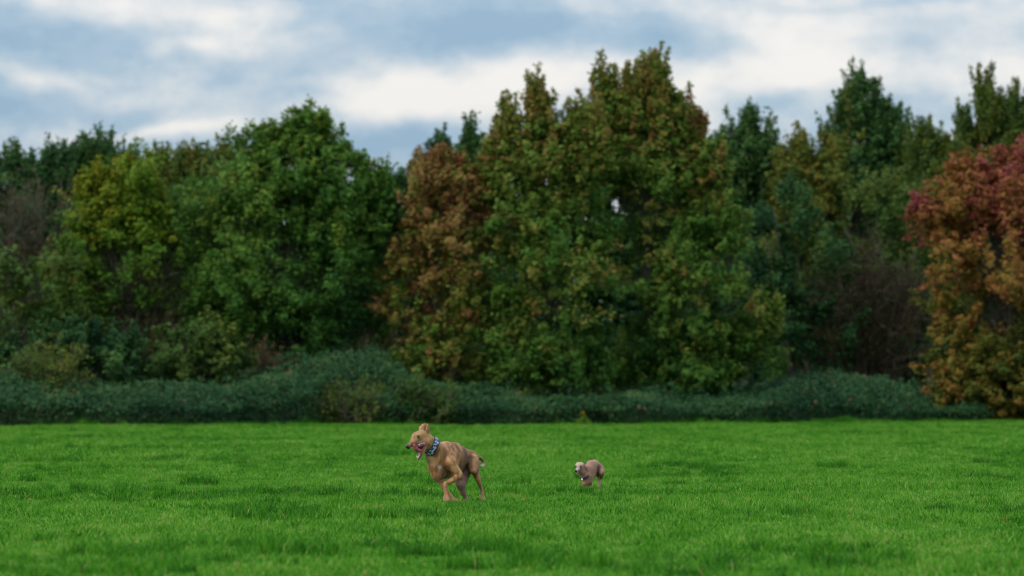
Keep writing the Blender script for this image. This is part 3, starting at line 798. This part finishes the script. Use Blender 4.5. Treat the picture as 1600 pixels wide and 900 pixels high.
# ------------------------------------------------------------------ dogs
class Body:
    """Smoothly blended rounded cones, turned into one continuous skin with surface nets."""
    def __init__(self, lo, hi, step):
        self.lo, self.step = np.array(lo, float), step
        self.n = np.ceil((np.array(hi) - self.lo) / step).astype(int) + 1
        self.f = np.full(self.n, 1.0, dtype=np.float32)

    def cone(self, a, ra, b=None, rb=None, k=0.03, axis=None, sq=1.0):
        """axis/sq: squeeze along that direction by the factor sq (<1 is thinner)."""
        a = np.array(a, float)
        b = a + 1e-5 if b is None else np.array(b, float)
        rb = ra if rb is None else rb
        m = max(ra, rb) * max(1, sq) + 3 * k + 2 * self.step
        i0 = np.clip(((np.minimum(a, b) - m - self.lo) / self.step).astype(int), 0, self.n - 1)
        i1 = np.clip(((np.maximum(a, b) + m - self.lo) / self.step).astype(int) + 2, 0, self.n)
        g = [self.lo[j] + np.arange(i0[j], i1[j]) * self.step for j in range(3)]
        P = np.stack(np.meshgrid(*g, indexing='ij'), -1)
        Q, A, B = P - a, np.zeros(3), b - a
        if axis is not None:
            n = np.array(axis, float)
            n /= np.linalg.norm(n)
            Q = Q + (Q @ n)[..., None] * n * (1 / sq - 1)
            B = B + (B @ n) * n * (1 / sq - 1)
        t = np.clip((Q @ B) / max(B @ B, 1e-12), 0, 1)
        d = np.linalg.norm(Q - t[..., None] * B, axis=-1) - (ra + (rb - ra) * t)
        if axis is not None:
            d = d * (sq ** 0.5 if sq < 1 else 1)
        s = tuple(slice(i0[j], i1[j]) for j in range(3))
        o = self.f[s]
        h = np.clip(0.5 + 0.5 * (o - d) / k, 0, 1)
        self.f[s] = o * (1 - h) + d * h - k * h * (1 - h)

    def chain(self, pts, k=0.02, axis=None, sq=1.0):
        for p, q in zip(pts[:-1], pts[1:]):
            self.cone(p[:3], p[3], q[:3], q[3], k, axis, sq)

    def skin(self):
        f = self.f
        S = f < 0
        c = np.zeros(np.array(f.shape) - 1, dtype=np.int8)
        corners = [(i, j, l) for i in (0, 1) for j in (0, 1) for l in (0, 1)]
        sub = lambda A, o: A[o[0]:A.shape[0] - 1 + o[0], o[1]:A.shape[1] - 1 + o[1], o[2]:A.shape[2] - 1 + o[2]]
        for o in corners:
            c += sub(S, o)
        cells = np.argwhere((c > 0) & (c < 8))
        idx = np.full(c.shape, -1, dtype=np.int64)
        idx[tuple(cells.T)] = np.arange(len(cells))
        acc, cnt = np.zeros((len(cells), 3)), np.zeros(len(cells))
        for o in corners:
            for ax in range(3):
                if o[ax]:
                    continue
                o2 = list(o); o2[ax] = 1
                fa, fb = f[tuple((cells + o).T)], f[tuple((cells + o2).T)]
                cr = (fa < 0) != (fb < 0)
                t = np.where(cr, fa / np.where(cr, fa - fb, 1), 0)
                p = np.array(o, float) + np.zeros((len(cells), 3))
                p[:, ax] += t
                acc += p * cr[:, None]
                cnt += cr
        V = self.lo + (cells + acc / cnt[:, None]) * self.step
        faces = []
        for ax in range(3):
            a1, a2 = (ax + 1) % 3, (ax + 2) % 3
            sl0 = [slice(None)] * 3; sl1 = [slice(None)] * 3
            sl0[ax] = slice(0, -1); sl1[ax] = slice(1, None)
            ch = S[tuple(sl0)] != S[tuple(sl1)]
            e = np.argwhere(ch)
            e = e[(e[:, a1] > 0) & (e[:, a2] > 0) & (e[:, a1] < f.shape[a1] - 1) & (e[:, a2] < f.shape[a2] - 1)]
            d1, d2 = np.eye(3, dtype=int)[a1], np.eye(3, dtype=int)[a2]
            q = np.stack([idx[tuple((e - d1 - d2).T)], idx[tuple((e - d2).T)], idx[tuple(e.T)], idx[tuple((e - d1).T)]], -1)
            inside = S[tuple(e.T)]
            faces.append(np.where(inside[:, None], q, q[:, ::-1]))
        return V, np.concatenate(faces)


def coat_mat(name, rough=0.62):
    m, t = new_mat(name)
    col = t.n('ShaderNodeAttribute', attribute_name='coat').outputs['Color']
    pos = t.n('ShaderNodeTexCoord').outputs['Object']
    hair = t.noise(t.v('MULTIPLY', pos, (1, 1, 0.35)), 170, 3, 0.6).outputs[0]
    c = t.mix(t.m('MULTIPLY_ADD', hair, 0.5, -0.02), col, (0.45, 0.42, 0.40), 'MULTIPLY')
    bp = t.n('ShaderNodeBump', {'Height': hair, 'Strength': 0.35, 'Distance': 0.004})
    bs = t.n('ShaderNodeBsdfPrincipled', {'Base Color': c, 'Roughness': rough, 'Specular IOR Level': 0.3, 'Sheen Weight': 0.08, 'Sheen Roughness': 0.5, 'Normal': bp.outputs[0]})
    t.n('ShaderNodeOutputMaterial', {'Surface': bs.outputs[0]})
    return m


def plain_mat(name, c, rough=0.5, spec=0.5):
    m, t = new_mat(name)
    pos = t.n('ShaderNodeTexCoord').outputs['Object']
    nz = t.noise(pos, 60, 3, 0.6).outputs[0]
    col = t.mix(nz, tuple(x * 0.82 for x in c), tuple(min(1, x * 1.15) for x in c))
    bs = t.n('ShaderNodeBsdfPrincipled', {'Base Color': col, 'Roughness': rough, 'Specular IOR Level': spec})
    t.n('ShaderNodeOutputMaterial', {'Surface': bs.outputs[0]})
    return m


M_COAT = coat_mat("short_dog_coat")
M_NOSE = plain_mat("wet_black_nose", (0.02, 0.02, 0.024), 0.3)
M_EYE = plain_mat("dark_eye", (0.02, 0.012, 0.010), 0.08)
M_TONGUE = plain_mat("tongue", (0.40, 0.055, 0.10), 0.3)
M_GUM = plain_mat("mouth_lining", (0.42, 0.17, 0.19), 0.35)
M_MOUTH = plain_mat("dark_mouth", (0.10, 0.02, 0.03), 0.4)
M_TOOTH = plain_mat("tooth", (0.78, 0.73, 0.62), 0.3)
M_BLACK = plain_mat("black_webbing", (0.015, 0.015, 0.018), 0.6)
M_TAG = plain_mat("pale_metal", (0.75, 0.75, 0.74), 0.25)


def collar_mat():
    m, t = new_mat("blue_and_white_patterned_collar")
    pos = t.n('ShaderNodeTexCoord').outputs['Object']
    vo = t.n('ShaderNodeTexVoronoi', {'Vector': pos, 'Scale': 64.0, 'Randomness': 1.0})
    pat = t.ramp(vo.outputs['Distance'], [(0.0, (0.66, 0.73, 0.80)), (0.36, (0.42, 0.54, 0.68)), (0.50, (0.10, 0.16, 0.26)), (0.72, (0.02, 0.03, 0.06))])
    edge = t.n('ShaderNodeAttribute', attribute_name='edge').outputs['Fac']
    col = t.mix(edge, pat, (0.014, 0.014, 0.018))
    bs = t.n('ShaderNodeBsdfPrincipled', {'Base Color': col, 'Roughness': 0.6})
    t.n('ShaderNodeOutputMaterial', {'Surface': bs.outputs[0]})
    return m


def band(name, c, axis, skin, reach, width, mat, parent, up=(0, 0, 1), thick=0.006):
    """A collar: a thin closed band that lies on the neck it goes round (skin: the body's vertices)."""
    ax = unit(np.array(axis, float))
    u = unit(np.array(up) - ax * np.dot(up, ax))
    v = np.cross(ax, u)
    th = np.linspace(0, 2 * math.pi, 48, endpoint=False)
    # how wide the neck is in every direction at the two rims and the middle of the band
    rel = skin - np.array(c)
    al, pu, pv = rel @ ax, rel @ u, rel @ v
    rad, ang = np.hypot(pu, pv), np.arctan2(pv, pu) % (2 * math.pi)
    zone = []
    for a0 in (-.5, 0, .5):
        m = (np.abs(al - a0 * width) < .012) & (rad < reach)
        rr = np.array([np.percentile(rad[m & (np.abs((ang - t + math.pi) % (2 * math.pi) - math.pi) < .22)], 88) if (m & (np.abs((ang - t + math.pi) % (2 * math.pi) - math.pi) < .22)).any() else reach * .7 for t in th])
        for _ in range(4):
            rr = (np.roll(rr, 1) + rr + np.roll(rr, -1)) / 3
        zone.append(rr)
    zone = np.array(zone)
    prof = [(-.5, 0, 1), (-.5, 1, 1), (-.36, 1.15, 0.9), (-.30, 1.1, 0), (0, 1.2, 0), (.30, 1.1, 0), (.36, 1.15, .9), (.5, 1, 1), (.5, 0, 1)]
    V, E = [], []
    for (a, h, e) in prof:
        f = (a + .5) * 2
        r0 = zone[0] * (1 - f) + zone[1] * f if f < 1 else zone[1] * (2 - f) + zone[2] * (f - 1)
        rr = (r0 + h * thick)[:, None]
        V.append(np.array(c) + ax * a * width + np.cos(th)[:, None] * u * rr + np.sin(th)[:, None] * v * rr)
        E += [e] * 48
    V = np.concatenate(V)
    i = np.arange(len(prof) - 1)[:, None] * 48
    j = np.arange(48)[None]
    Q = np.stack([i + j, i + (j + 1) % 48, i + 48 + (j + 1) % 48, i + 48 + j], -1).reshape(-1, 4)
    return mesh_obj(name, V, Q, mat, parent, attrs={'edge': ('FLOAT', np.array(E, np.float32))})


def blob(name, prims, mat, parent, step=0.003, k=0.006):
    P = np.array([p[:3] for c in prims for p in c[:2]])
    r = max(p[3] for c in prims for p in c[:2]) + 0.015
    b = Body(P.min(0) - r, P.max(0) + r, step)
    for c in prims:
        b.cone(c[0][:3], c[0][3], c[1][:3], c[1][3], k, c[2] if len(c) > 2 else None, c[3] if len(c) > 3 else 1.0)
    V, Fc = b.skin()
    return mesh_obj(name, V, Fc, mat, parent)


def fur(body, V, c, flow, n, length, spread, bare):
    """Short hairs lying along the body, each a sliver of its own shade."""
    N = np.empty(len(V) * 3, np.float32)
    body.data.vertex_normals.foreach_get('vector', N)
    N = N.reshape(-1, 3)
    k = rng.integers(0, len(V), n)
    k = k[rng.random(n) > bare[k]]
    n = len(k)
    P, Nk = V[k] + rng.normal(0, spread, (n, 3)) * .5, N[k]
    d = np.array(flow) + rng.normal(0, .35, (n, 3))
    d = unit(d - Nk * (d * Nk).sum(-1, keepdims=True)) + Nk * rng.uniform(.04, .24, n)[:, None]
    s = unit(np.cross(d, Nk)) * (length * .16)
    ln = (length * rng.uniform(.5, 1.2, n) * (1 - .6 * bare[k]))[:, None]
    P = P - Nk * .001
    T = np.stack([P - s, P + s, P + d * ln], 1).reshape(-1, 3)
    shade = np.clip(c[k] * rng.uniform(.75, 1.6, n)[:, None] * (1 + .10 * rng.normal(size=(n, 1))), 0, .85)
    o = mesh_obj('fur', T, np.arange(n * 3).reshape(-1, 3), M_COAT, body, attrs={'coat': ('FLOAT_COLOR', np.repeat(np.column_stack([shade, np.ones(n)]), 3, axis=0).astype(np.float32))}, smooth=False)
    o['kind'] = 'stuff'
    return o


def lerp_col(c, target, wgt):
    return c * (1 - wgt[:, None]) + np.array(target) * wgt[:, None]


def near(V, p, r, soft=0.5):
    d = np.linalg.norm(V - np.array(p), axis=1) / r
    return np.clip((1 - d) / soft, 0, 1)


def seg_near(V, a, b, r, soft=0.5):
    a, b = np.array(a), np.array(b)
    t = np.clip(((V - a) @ (b - a)) / ((b - a) @ (b - a)), 0, 1)
    return np.clip((1 - np.linalg.norm(V - (a + t[:, None] * (b - a)), axis=1) / r) / soft, 0, 1)


def big_dog():
    S = 741.0

    def J(x, z, y, r=None):          # joint: measured on an enlargement of the photograph, y metres further off
        p = [(x - 560) / S, y, (790 - z) / S]
        return p + [r] if r is not None else p
    base = W(600 + 560 / 5, 788, 40.5)
    base[2] = 0.0
    base[2] = -0.015
    root = empty('dog', base, "large tan sighthound with blue patterned collar running with its mouth wide open", 'dog')
    LAT = (0.74, -0.67, 0)
    HEAD = (-0.67, -0.74, 0)
    b = Body((-0.60, -0.62, -0.02), (0.36, 0.50, 0.92), 0.0072)
    # rib cage, keel and loin
    b.cone(J(478, 425, -.09), .162, J(575, 412, .05), .130, .03, LAT, .64)
    b.cone(J(405, 430, -.20), .088, J(470, 440, -.10), .11, .05, LAT, .85)
    b.cone(J(425, 515, -.18), .098, J(520, 500, -.04), .085, .05, LAT, .62)
    b.cone(J(392, 480, -.20), .060, J(425, 540, -.18), .060, .04)
    b.cone(J(585, 394, .09), .092, J(672, 416, .23), .078, .03, LAT, .60)
    b.cone(J(560, 488, .02), .074, J(650, 490, .24), .044, .025, LAT, .60)
    b.cone(J(682, 424, .24), .076, J(698, 440, .28), .056, .03)
    b.cone(J(650, 535, .14), .020, J(662, 510, .18), .022, .02)
    # shoulder blades and withers
    b.cone(J(492, 330, -.10), .040, J(524, 440, -.21), .056, .022)
    b.cone(J(468, 330, -.02), .045, J(440, 420, -.08), .05, .05)
    b.cone(J(470, 320, -.07), .040, J(560, 322, .04), .034, .04)
    # neck
    b.cone(J(436, 385, -.16), .100, J(386, 316, -.25), .078, .05)
    b.cone(J(386, 316, -.25), .078, J(345, 276, -.30), .066, .03)
    b.cone(J(370, 400, -.235), .045, J(362, 340, -.27), .042, .05)
    # skull, cheeks, muzzle
    b.cone(J(298, 236, -.335), .052, J(328, 250, -.315), .050, .03)
    b.cone(J(262, 240, -.355), .036, J(300, 232, -.33), .045, .03)
    b.cone(J(244, 234, -.34), .026, J(262, 236, -.33), .030, .025)
    b.cone(J(318, 276, -.34), .032, J(345, 282, -.32), .036, .03)
    b.cone(J(258, 256, -.365), .043, J(240, 288, -.388), .034, .02)
    b.cone(J(243, 254, -.372), .033, J(238, 284, -.385), .030, .015)
    b.cone(J(285, 260, -.355), .036, J(300, 276, -.345), .029, .02)
    b.cone(J(238, 289, -.392), .033, J(200, 318, -.432), .022, .015)
    b.cone(J(250, 300, -.395), .018, J(300, 282, -.36), .022, .015)
    # brow over the eye, socket
    b.cone(J(262, 232, -.388), .013, J(288, 234, -.382), .012, .012)
    # lower jaw, dropped wide open
    b.cone(J(334, 294, -.322), .032, J(312, 358, -.345), .017, .014)
    b.cone(J(312, 358, -.345), .017, J(274, 420, -.375), .0115, .008)
    # ears laid back and flapping
    b.chain([J(346, 226, -.33, .020), J(347, 190, -.322, .024), J(346, 165, -.312, .016), J(345, 146, -.302, .006)], .008, (0.6, -.75, 0.2), .42)
    b.chain([J(292, 206, -.30, .022), J(300, 185, -.292, .030), J(316, 162, -.285, .022), J(332, 144, -.28, .006)], .008, (0.15, -.95, 0.2), .38)
    # near (left) foreleg: upper arm, forearm reaching forward, paw hanging
    b.cone(J(512, 450, -.20), .062, J(588, 538, -.19), .040, .02)
    b.chain([J(592, 552, -.19, .0334), J(545, 578, -.225, .0290), J(486, 610, -.275, .0194)], .012)
    b.cone(J(604, 556, -.18), .022, J(590, 548, -.19), .03, .015)
    b.chain([J(482, 612, -.278, .0225), J(484, 655, -.29, .0203), J(490, 705, -.30, .0243)], .010)
    for dx, dy, l in ((-16, -.012, 0), (-5, -.030, 8), (9, -.028, 8), (20, -.008, 2)):
        b.chain([J(490 + dx * .6, 712, -.30 + dy * .5, .017), J(491 + dx, 738 + l * .4, -.303 + dy, .0145), J(492 + dx * .9, 756 + l, -.300 + dy, .010)], .006)
    # far (right) foreleg folded back under the chest
    b.cone(J(432, 548, -.20), .046, J(440, 585, -.19), .032, .018)
    b.chain([J(436, 580, -.20, .029), J(468, 638, -.19, .021), J(524, 705, -.16, .0165)], .010)
    b.chain([J(524, 705, -.16, .0165), J(545, 738, -.15, .020), J(568, 752, -.15, .025)], .010)
    for dy, l in ((-.030, 0), (-.012, 6), (.012, 6), (.028, 0)):
        b.chain([J(572, 754, -.15 + dy * .7, .017), J(586 + l, 752, -.15 + dy, .015), J(598 + l, 742, -.15 + dy, .010)], .006)
    # near (left) hind leg driving back
    b.cone(J(686, 440, .20), .074, J(702, 500, .13), .048, .022, HEAD, 1.0)
    b.cone(J(676, 462, .14), .046, J(694, 515, .10), .038, .022)
    b.chain([J(704, 515, .12, .0369), J(730, 585, .17, .0234), J(760, 664, .23, .0149)], .015)
    b.cone(J(716, 496, .17), .034, J(746, 600, .215), .014, .02)
    b.cone(J(764, 655, .245), .015, J(758, 668, .23), .018, .01)
    b.chain([J(761, 666, .23, .0170), J(769, 705, .215, .0166), J(768, 735, .20, .0221)], .010)
    for dx, dy in ((-15, -.004), (-5, -.022), (7, -.022), (17, -.004)):
        b.chain([J(768 + dx * .7, 738, .20 + dy * .6, .016), J(768 + dx, 758, .19 + dy, .014), J(767 + dx, 770, .178 + dy, .010)], .006)
    # far (right) hind leg swung under the belly
    b.cone(J(640, 480, .24), .075, J(604, 585, .16), .066, .02, HEAD, 1.0)
    b.chain([J(600, 585, .16, .062), J(600, 625, .13, .047), J(617, 685, .15, .029), J(640, 735, .17, .0195)], .02)
    b.chain([J(640, 735, .17, .020), J(654, 762, .14, .023), J(656, 776, .10, .023)], .010)
    for dy in (-.022, 0, .022):
        b.chain([J(654, 772, .10 + dy, .016), J(650, 780, .07 + dy, .012)], .006)
    # tail curling round behind the rump
    b.chain([J(715, 412, .30, .024), J(742, 418, .34, .018), J(765, 434, .36, .016), J(780, 462, .36, .0155), J(768, 484, .34, .015), J(738, 484, .32, .010)], .008)
    V, Fc = b.skin()
    # --- the coat: fawn with darker brindle, pale chest star and toes, dark muzzle, and some painted shade
    n = len(V)
    c = np.tile(np.array([0.53, 0.25, 0.095]), (n, 1))
    c = lerp_col(c, (0.31, 0.135, 0.05), np.clip((vnoise(V, 9, 1) - .42) * 2.4, 0, .9))
    stripe = np.clip((vnoise(V * np.array([1, 1, .35]) + (0.04 * vnoise(V, 14, 3))[:, None], 42, 2) - .50) * 3.2, 0, 1)
    side = np.clip((V[:, 0] + .12) / .12, 0, 1) * np.clip((V[:, 2] - .25) / .15, 0, 1)
    c = lerp_col(c, (0.15, 0.068, 0.032), stripe * (.42 + .40 * side))
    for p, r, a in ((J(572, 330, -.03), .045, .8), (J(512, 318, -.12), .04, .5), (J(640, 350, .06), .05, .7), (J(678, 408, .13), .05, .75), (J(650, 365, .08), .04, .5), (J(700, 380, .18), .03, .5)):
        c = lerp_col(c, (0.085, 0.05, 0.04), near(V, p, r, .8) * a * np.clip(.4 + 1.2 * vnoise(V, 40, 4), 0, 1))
    c = lerp_col(c, (0.60, 0.33, 0.15), np.clip((vnoise(V, 13, 9) - .5) * 2.6, 0, .7))
    c = lerp_col(c, (0.20, 0.085, 0.035), np.clip((vnoise(V * np.array([1, 1, .5]), 30, 12) - .5) * 3, 0, .65))
    c = lerp_col(c, (0.68, 0.40, 0.20), np.clip((vnoise(V * np.array([1, 1, .5]), 36, 13) - .58) * 3, 0, .6))
    c = lerp_col(c, (0.10, 0.055, 0.035), near(V, J(466, 540, -.22), .105, .9) * .85)  # below the star: darker coat plus shade painted in
    legs = np.clip((.27 - V[:, 2]) / .15, 0, 1)
    c = lerp_col(c, (0.48, 0.25, 0.13), legs * .6)
    c = lerp_col(c, (0.30, 0.17, 0.12), np.clip((vnoise(V, 25, 6) - .5) * 2, 0, 1) * legs * .7)
    c = lerp_col(c, (0.27, 0.165, 0.135), seg_near(V, J(620, 560, .15), J(640, 760, .15), .14, .5) * .75)
    c = lerp_col(c, (0.11, 0.05, 0.03), seg_near(V, J(612, 420, .06), J(640, 520, .2), .15, .8) * .85)  # flank behind the ribs: darker brindle and painted shadow together
    star = J(442, 482, -.29)
    c = lerp_col(c, (0.72, 0.66, 0.60), near(V * (1, .5, 1), np.array(star) * (1, .5, 1), .036, .8) * (V[:, 1] < -.15))
    c = lerp_col(c, (0.40, 0.30, 0.22), near(V, J(490, 548, -.2), .040, .9) * .7)
    c = lerp_col(c, (0.80, 0.76, 0.70), near(V, J(491, 766, -.31), .036, .6))
    c = lerp_col(c, (0.74, 0.62, 0.52), near(V, J(768, 485, .34), .045, .7))
    c = lerp_col(c, (0.52, 0.29, 0.12), near(V, J(300, 235, -.36), .10, .6) * .7)
    c = lerp_col(c, (0.20, 0.12, 0.10), seg_near(V, J(240, 300, -.42), J(300, 275, -.40), .032, .8) * .55)
    c = lerp_col(c, (0.10, 0.065, 0.055), seg_near(V, J(190, 322, -.44), J(225, 300, -.43), .030, .9) * .75)
    c = lerp_col(c, (0.10, 0.06, 0.05), near(V, J(276, 246, -.395), .028, .8) * .8)
    c = lerp_col(c, (0.10, 0.06, 0.05), near(V, J(285, 268, -.39), .022, .9) * .5)
    c = lerp_col(c, (0.12, 0.07, 0.06), near(V, J(346, 215, -.34), .028, .8) * .6)
    c = lerp_col(c, (0.34, 0.15, 0.10), seg_near(V, J(296, 190, -.32), J(318, 165, -.31), .024, .7) * .7)
    c = lerp_col(c, (0.16, 0.09, 0.08), seg_near(V, J(326, 300, -.36), J(276, 418, -.38), .022, .9) * .6)
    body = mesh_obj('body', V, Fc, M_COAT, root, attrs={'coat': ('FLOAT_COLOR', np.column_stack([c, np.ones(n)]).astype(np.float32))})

    def skin_y(x, z, y_hint):
        p = J(x, z, y_hint)
        m = (np.hypot(V[:, 0] - p[0], V[:, 2] - p[2]) < .010)
        return V[m][:, 1].min() if m.any() else y_hint
    bare = np.maximum.reduce([near(V, J(270, 262, -.38), .13, .4) * .6, near(V, J(276, 246, -.40), .03, .3), np.clip((.22 - V[:, 2]) / .1, 0, .6)])
    fur(body, V, c, (.55, .60, -.55), 52000, .0115, .005, bare)
    # eye, nose, mouth
    ye = skin_y(276, 246, -.40)
    blob('eye', [(J(275, 246, ye + .006, .0115), J(277, 246, ye + .006, .0115))], M_EYE, body, .002)
    blob('nose', [(J(192, 319, -.440, .019), J(200, 330, -.435, .016)), (J(188, 326, -.446, .013), J(184, 322, -.448, .010))], M_NOSE, body, .0025)
    blob('mouth', [(J(318, 300, -.352, .026), J(296, 350, -.358, .017)), (J(262, 312, -.385, .016), J(312, 300, -.36, .020)), (J(296, 350, -.358, .016), J(276, 405, -.380, .0095))], M_GUM, body, .0025)
    blob('mouth_hollow', [(J(284, 322, -.382, .019), J(308, 312, -.372, .020)), (J(300, 318, -.376, .018), J(294, 348, -.372, .012))], M_MOUTH, body, .0025)
    blob('tongue', [(J(298, 352, -.380, .013), J(272, 352, -.396, .019), (.3, -.9, .1), .5), (J(272, 352, -.396, .019), J(254, 336, -.420, .021), (.3, -.9, .1), .5), (J(254, 336, -.420, .021), J(245, 312, -.432, .016), (.3, -.9, .1), .5)], M_TONGUE, body, .0025)
    for x, z, y in ((270, 408, -.388), (264, 402, -.382), (279, 404, -.386), (286, 390, -.383), (303, 318, -.385), (284, 304, -.398)):
        blob('tooth', [(J(x, z, y, .0045), J(x - 3, z - 9 if z > 350 else z + 10, y - .002, .0025))], M_TOOTH, body, .0015)
    # collar and its ring
    col = band('collar', J(381, 311, -.254), (-.82, -.36, .46), V, .125, .072, collar_mat(), root)
    return root


def small_dog():
    S = 1174.0

    def J(x, z, y, r=None):
        p = [(x - 470) / S, y, (703 - z) / S]
        return p + [r] if r is not None else p
    base = W(870 + 470 / 9, 768, 45.5)
    base[2] = 0
    root = empty('dog', base, "small pinkish fawn sighthound with black collar running bunched up, further off", 'dog')
    LAT = (0.82, -0.57, 0)
    b = Body((-0.24, -0.32, -0.02), (0.24, 0.32, 0.42), 0.0044)
    b.cone(J(452, 425, -.05), .086, J(490, 385, .03), .092, .03, LAT, .66)
    b.cone(J(480, 370, .02), .086, J(530, 345, .09), .066, .02, LAT, .66)
    b.cone(J(530, 345, .09), .066, J(596, 392, .15), .060, .02)
    b.cone(J(415, 500, -.10), .055, J(455, 500, -.05), .058, .03)
    b.cone(J(404, 560, -.12), .041, J(450, 560, -.08), .040, .025)
    b.cone(J(490, 455, .0), .058, J(560, 455, .11), .034, .02, LAT, .6)
    # neck and head
    b.cone(J(384, 500, -.12), .048, J(352, 420, -.15), .036, .025)
    b.cone(J(330, 345, -.165), .040, J(310, 352, -.175), .042, .02)
    b.cone(J(290, 335, -.165), .026, J(345, 330, -.16), .030, .02)
    b.cone(J(352, 380, -.155), .030, J(345, 420, -.15), .036, .02)
    b.cone(J(300, 380, -.195), .028, J(270, 412, -.235), .0155, .014)
    b.cone(J(305, 415, -.18), .020, J(283, 440, -.215), .0095, .012)
    # ears folded back over the neck
    b.chain([J(352, 318, -.145, .014), J(378, 335, -.125, .018), J(392, 362, -.112, .008)], .006, (.5, -.8, .2), .5)
    b.chain([J(282, 312, -.135, .012), J(296, 306, -.115, .014), J(310, 312, -.10, .008)], .006)
    # forelegs gathered under the chest
    b.chain([J(455, 545, -.06, .040), J(462, 610, -.02, .024), J(446, 660, -.05, .017), J(432, 688, -.08, .016)], .014)
    b.chain([J(395, 590, -.12, .036), J(410, 640, -.11, .022), J(420, 672, -.12, .016), J(412, 690, -.14, .016)], .014)
    for x, y in ((432, -.09), (412, -.15)):
        for dx in (-9, 0, 9):
            b.chain([J(x + dx * .6, 686, y, .010), J(x + dx, 692, y - .02, .007)], .004)
    # hind legs: the near one with its knee drawn up, the far one behind it
    b.cone(J(602, 400, .13), .056, J(624, 440, .07), .040, .014)
    b.chain([J(622, 445, .07, .040), J(628, 480, .09, .022), J(614, 530, .16, .0115)], .010)
    b.chain([J(614, 530, .16, .0135), J(606, 580, .13, .0115), J(596, 608, .11, .0125), J(580, 632, .08, .013)], .008)
    for dx in (-9, 0, 9):
        b.chain([J(582 + dx * .6, 628, .08, .010), J(574 + dx, 640, .06, .007)], .004)
    b.cone(J(585, 410, .20), .046, J(592, 480, .18), .028, .02)
    b.chain([J(592, 485, .18, .026), J(614, 560, .24, .012), J(604, 630, .23, .011), J(588, 668, .20, .012)], .010)
    b.chain([J(640, 420, .18, .012), J(652, 455, .19, .008), J(640, 500, .17, .0065), J(600, 520, .15, .005)], .008)
    V, Fc = b.skin()
    n = len(V)
    c = np.tile(np.array([0.38, 0.185, 0.12]), (n, 1))
    c = lerp_col(c, (0.24, 0.115, 0.085), np.clip((vnoise(V, 18, 1) - .4) * 2.2, 0, .85))
    c = lerp_col(c, (0.40, 0.21, 0.15), np.clip((V[:, 2] - .27) / .1, 0, 1) * .7)  # paler towards the top: light from above painted into the coat
    c = lerp_col(c, (0.10, 0.05, 0.035), seg_near(V, J(580, 380, .05), J(562, 515, .07), .055, .8) * .85)  # shading in the crease between belly and thigh, painted dark
    c = lerp_col(c, (0.15, 0.075, 0.045), seg_near(V, J(385, 390, -.13), J(392, 530, -.16), .050, .9) * .75)  # shade beside the neck, painted as darker coat
    c = lerp_col(c, (0.58, 0.36, 0.17), seg_near(V, J(340, 520, -.17), J(345, 600, -.16), .045, .8) * .8)
    c = lerp_col(c, (0.62, 0.44, 0.28), near(V, J(315, 330, -.17), .075, .7) * .9)
    c = lerp_col(c, (0.46, 0.42, 0.40), seg_near(V, J(300, 385, -.22), J(268, 412, -.25), .032, .7) * .95)
    c = lerp_col(c, (0.66, 0.56, 0.46), near(V, J(290, 330, -.20), .026, .8) * .6)
    c = lerp_col(c, (0.36, 0.19, 0.09), seg_near(V, J(420, 600, -.12), J(440, 690, -.1), .07, .6) * .5)
    c = lerp_col(c, (0.55, 0.27, 0.19), seg_near(V, J(606, 570, .13), J(575, 640, .07), .035, .5) * .8)
    c = lerp_col(c, (0.10, 0.065, 0.055), near(V, J(331, 352, -.205), .018, .6) * .8)
    c = lerp_col(c, (0.10, 0.065, 0.055), near(V, J(262, 352, -.19), .016, .6) * .8)
    body = mesh_obj('body', V, Fc, M_COAT, root, attrs={'coat': ('FLOAT_COLOR', np.column_stack([c, np.ones(n)]).astype(np.float32))})

    def skin_y(x, z):
        p = J(x, z, 0)
        m = (np.hypot(V[:, 0] - p[0], V[:, 2] - p[2]) < .007)
        return V[m][:, 1].min() if m.any() else -.2
    fur(body, V, c, (.5, .6, -.6), 15000, .0065, .003, near(V, J(300, 370, -.2), .08, .4) * .7)
    for x, z in ((331, 352), (264, 350)):
        ye = skin_y(x, z)
        blob('eye', [(J(x, z, ye + .004, .0105), J(x + 2, z, ye + .004, .0105))], M_EYE, body, .002)
    blob('nose', [(J(264, 408, -.244, .013), J(268, 418, -.244, .012))], M_NOSE, body, .002)
    blob('tongue', [(J(292, 432, -.222, .010), J(282, 448, -.240, .009), (.5, -.8, 0), .5)], M_TONGUE, body, .002)
    axis = np.array(J(345, 440, -.17)) - np.array(J(392, 560, -.12))
    col = band('collar', J(370, 500, -.140), axis, V, .072, .020, plain_mat("black_leather", (.014, .014, .016), .5), root, thick=.004)
    blob('tag', [(J(350, 522, -.215, .010), J(350, 530, -.215, .011), (0, 1, 0), .4)], M_TAG, col, .002)
    return root


big_dog()
small_dog()
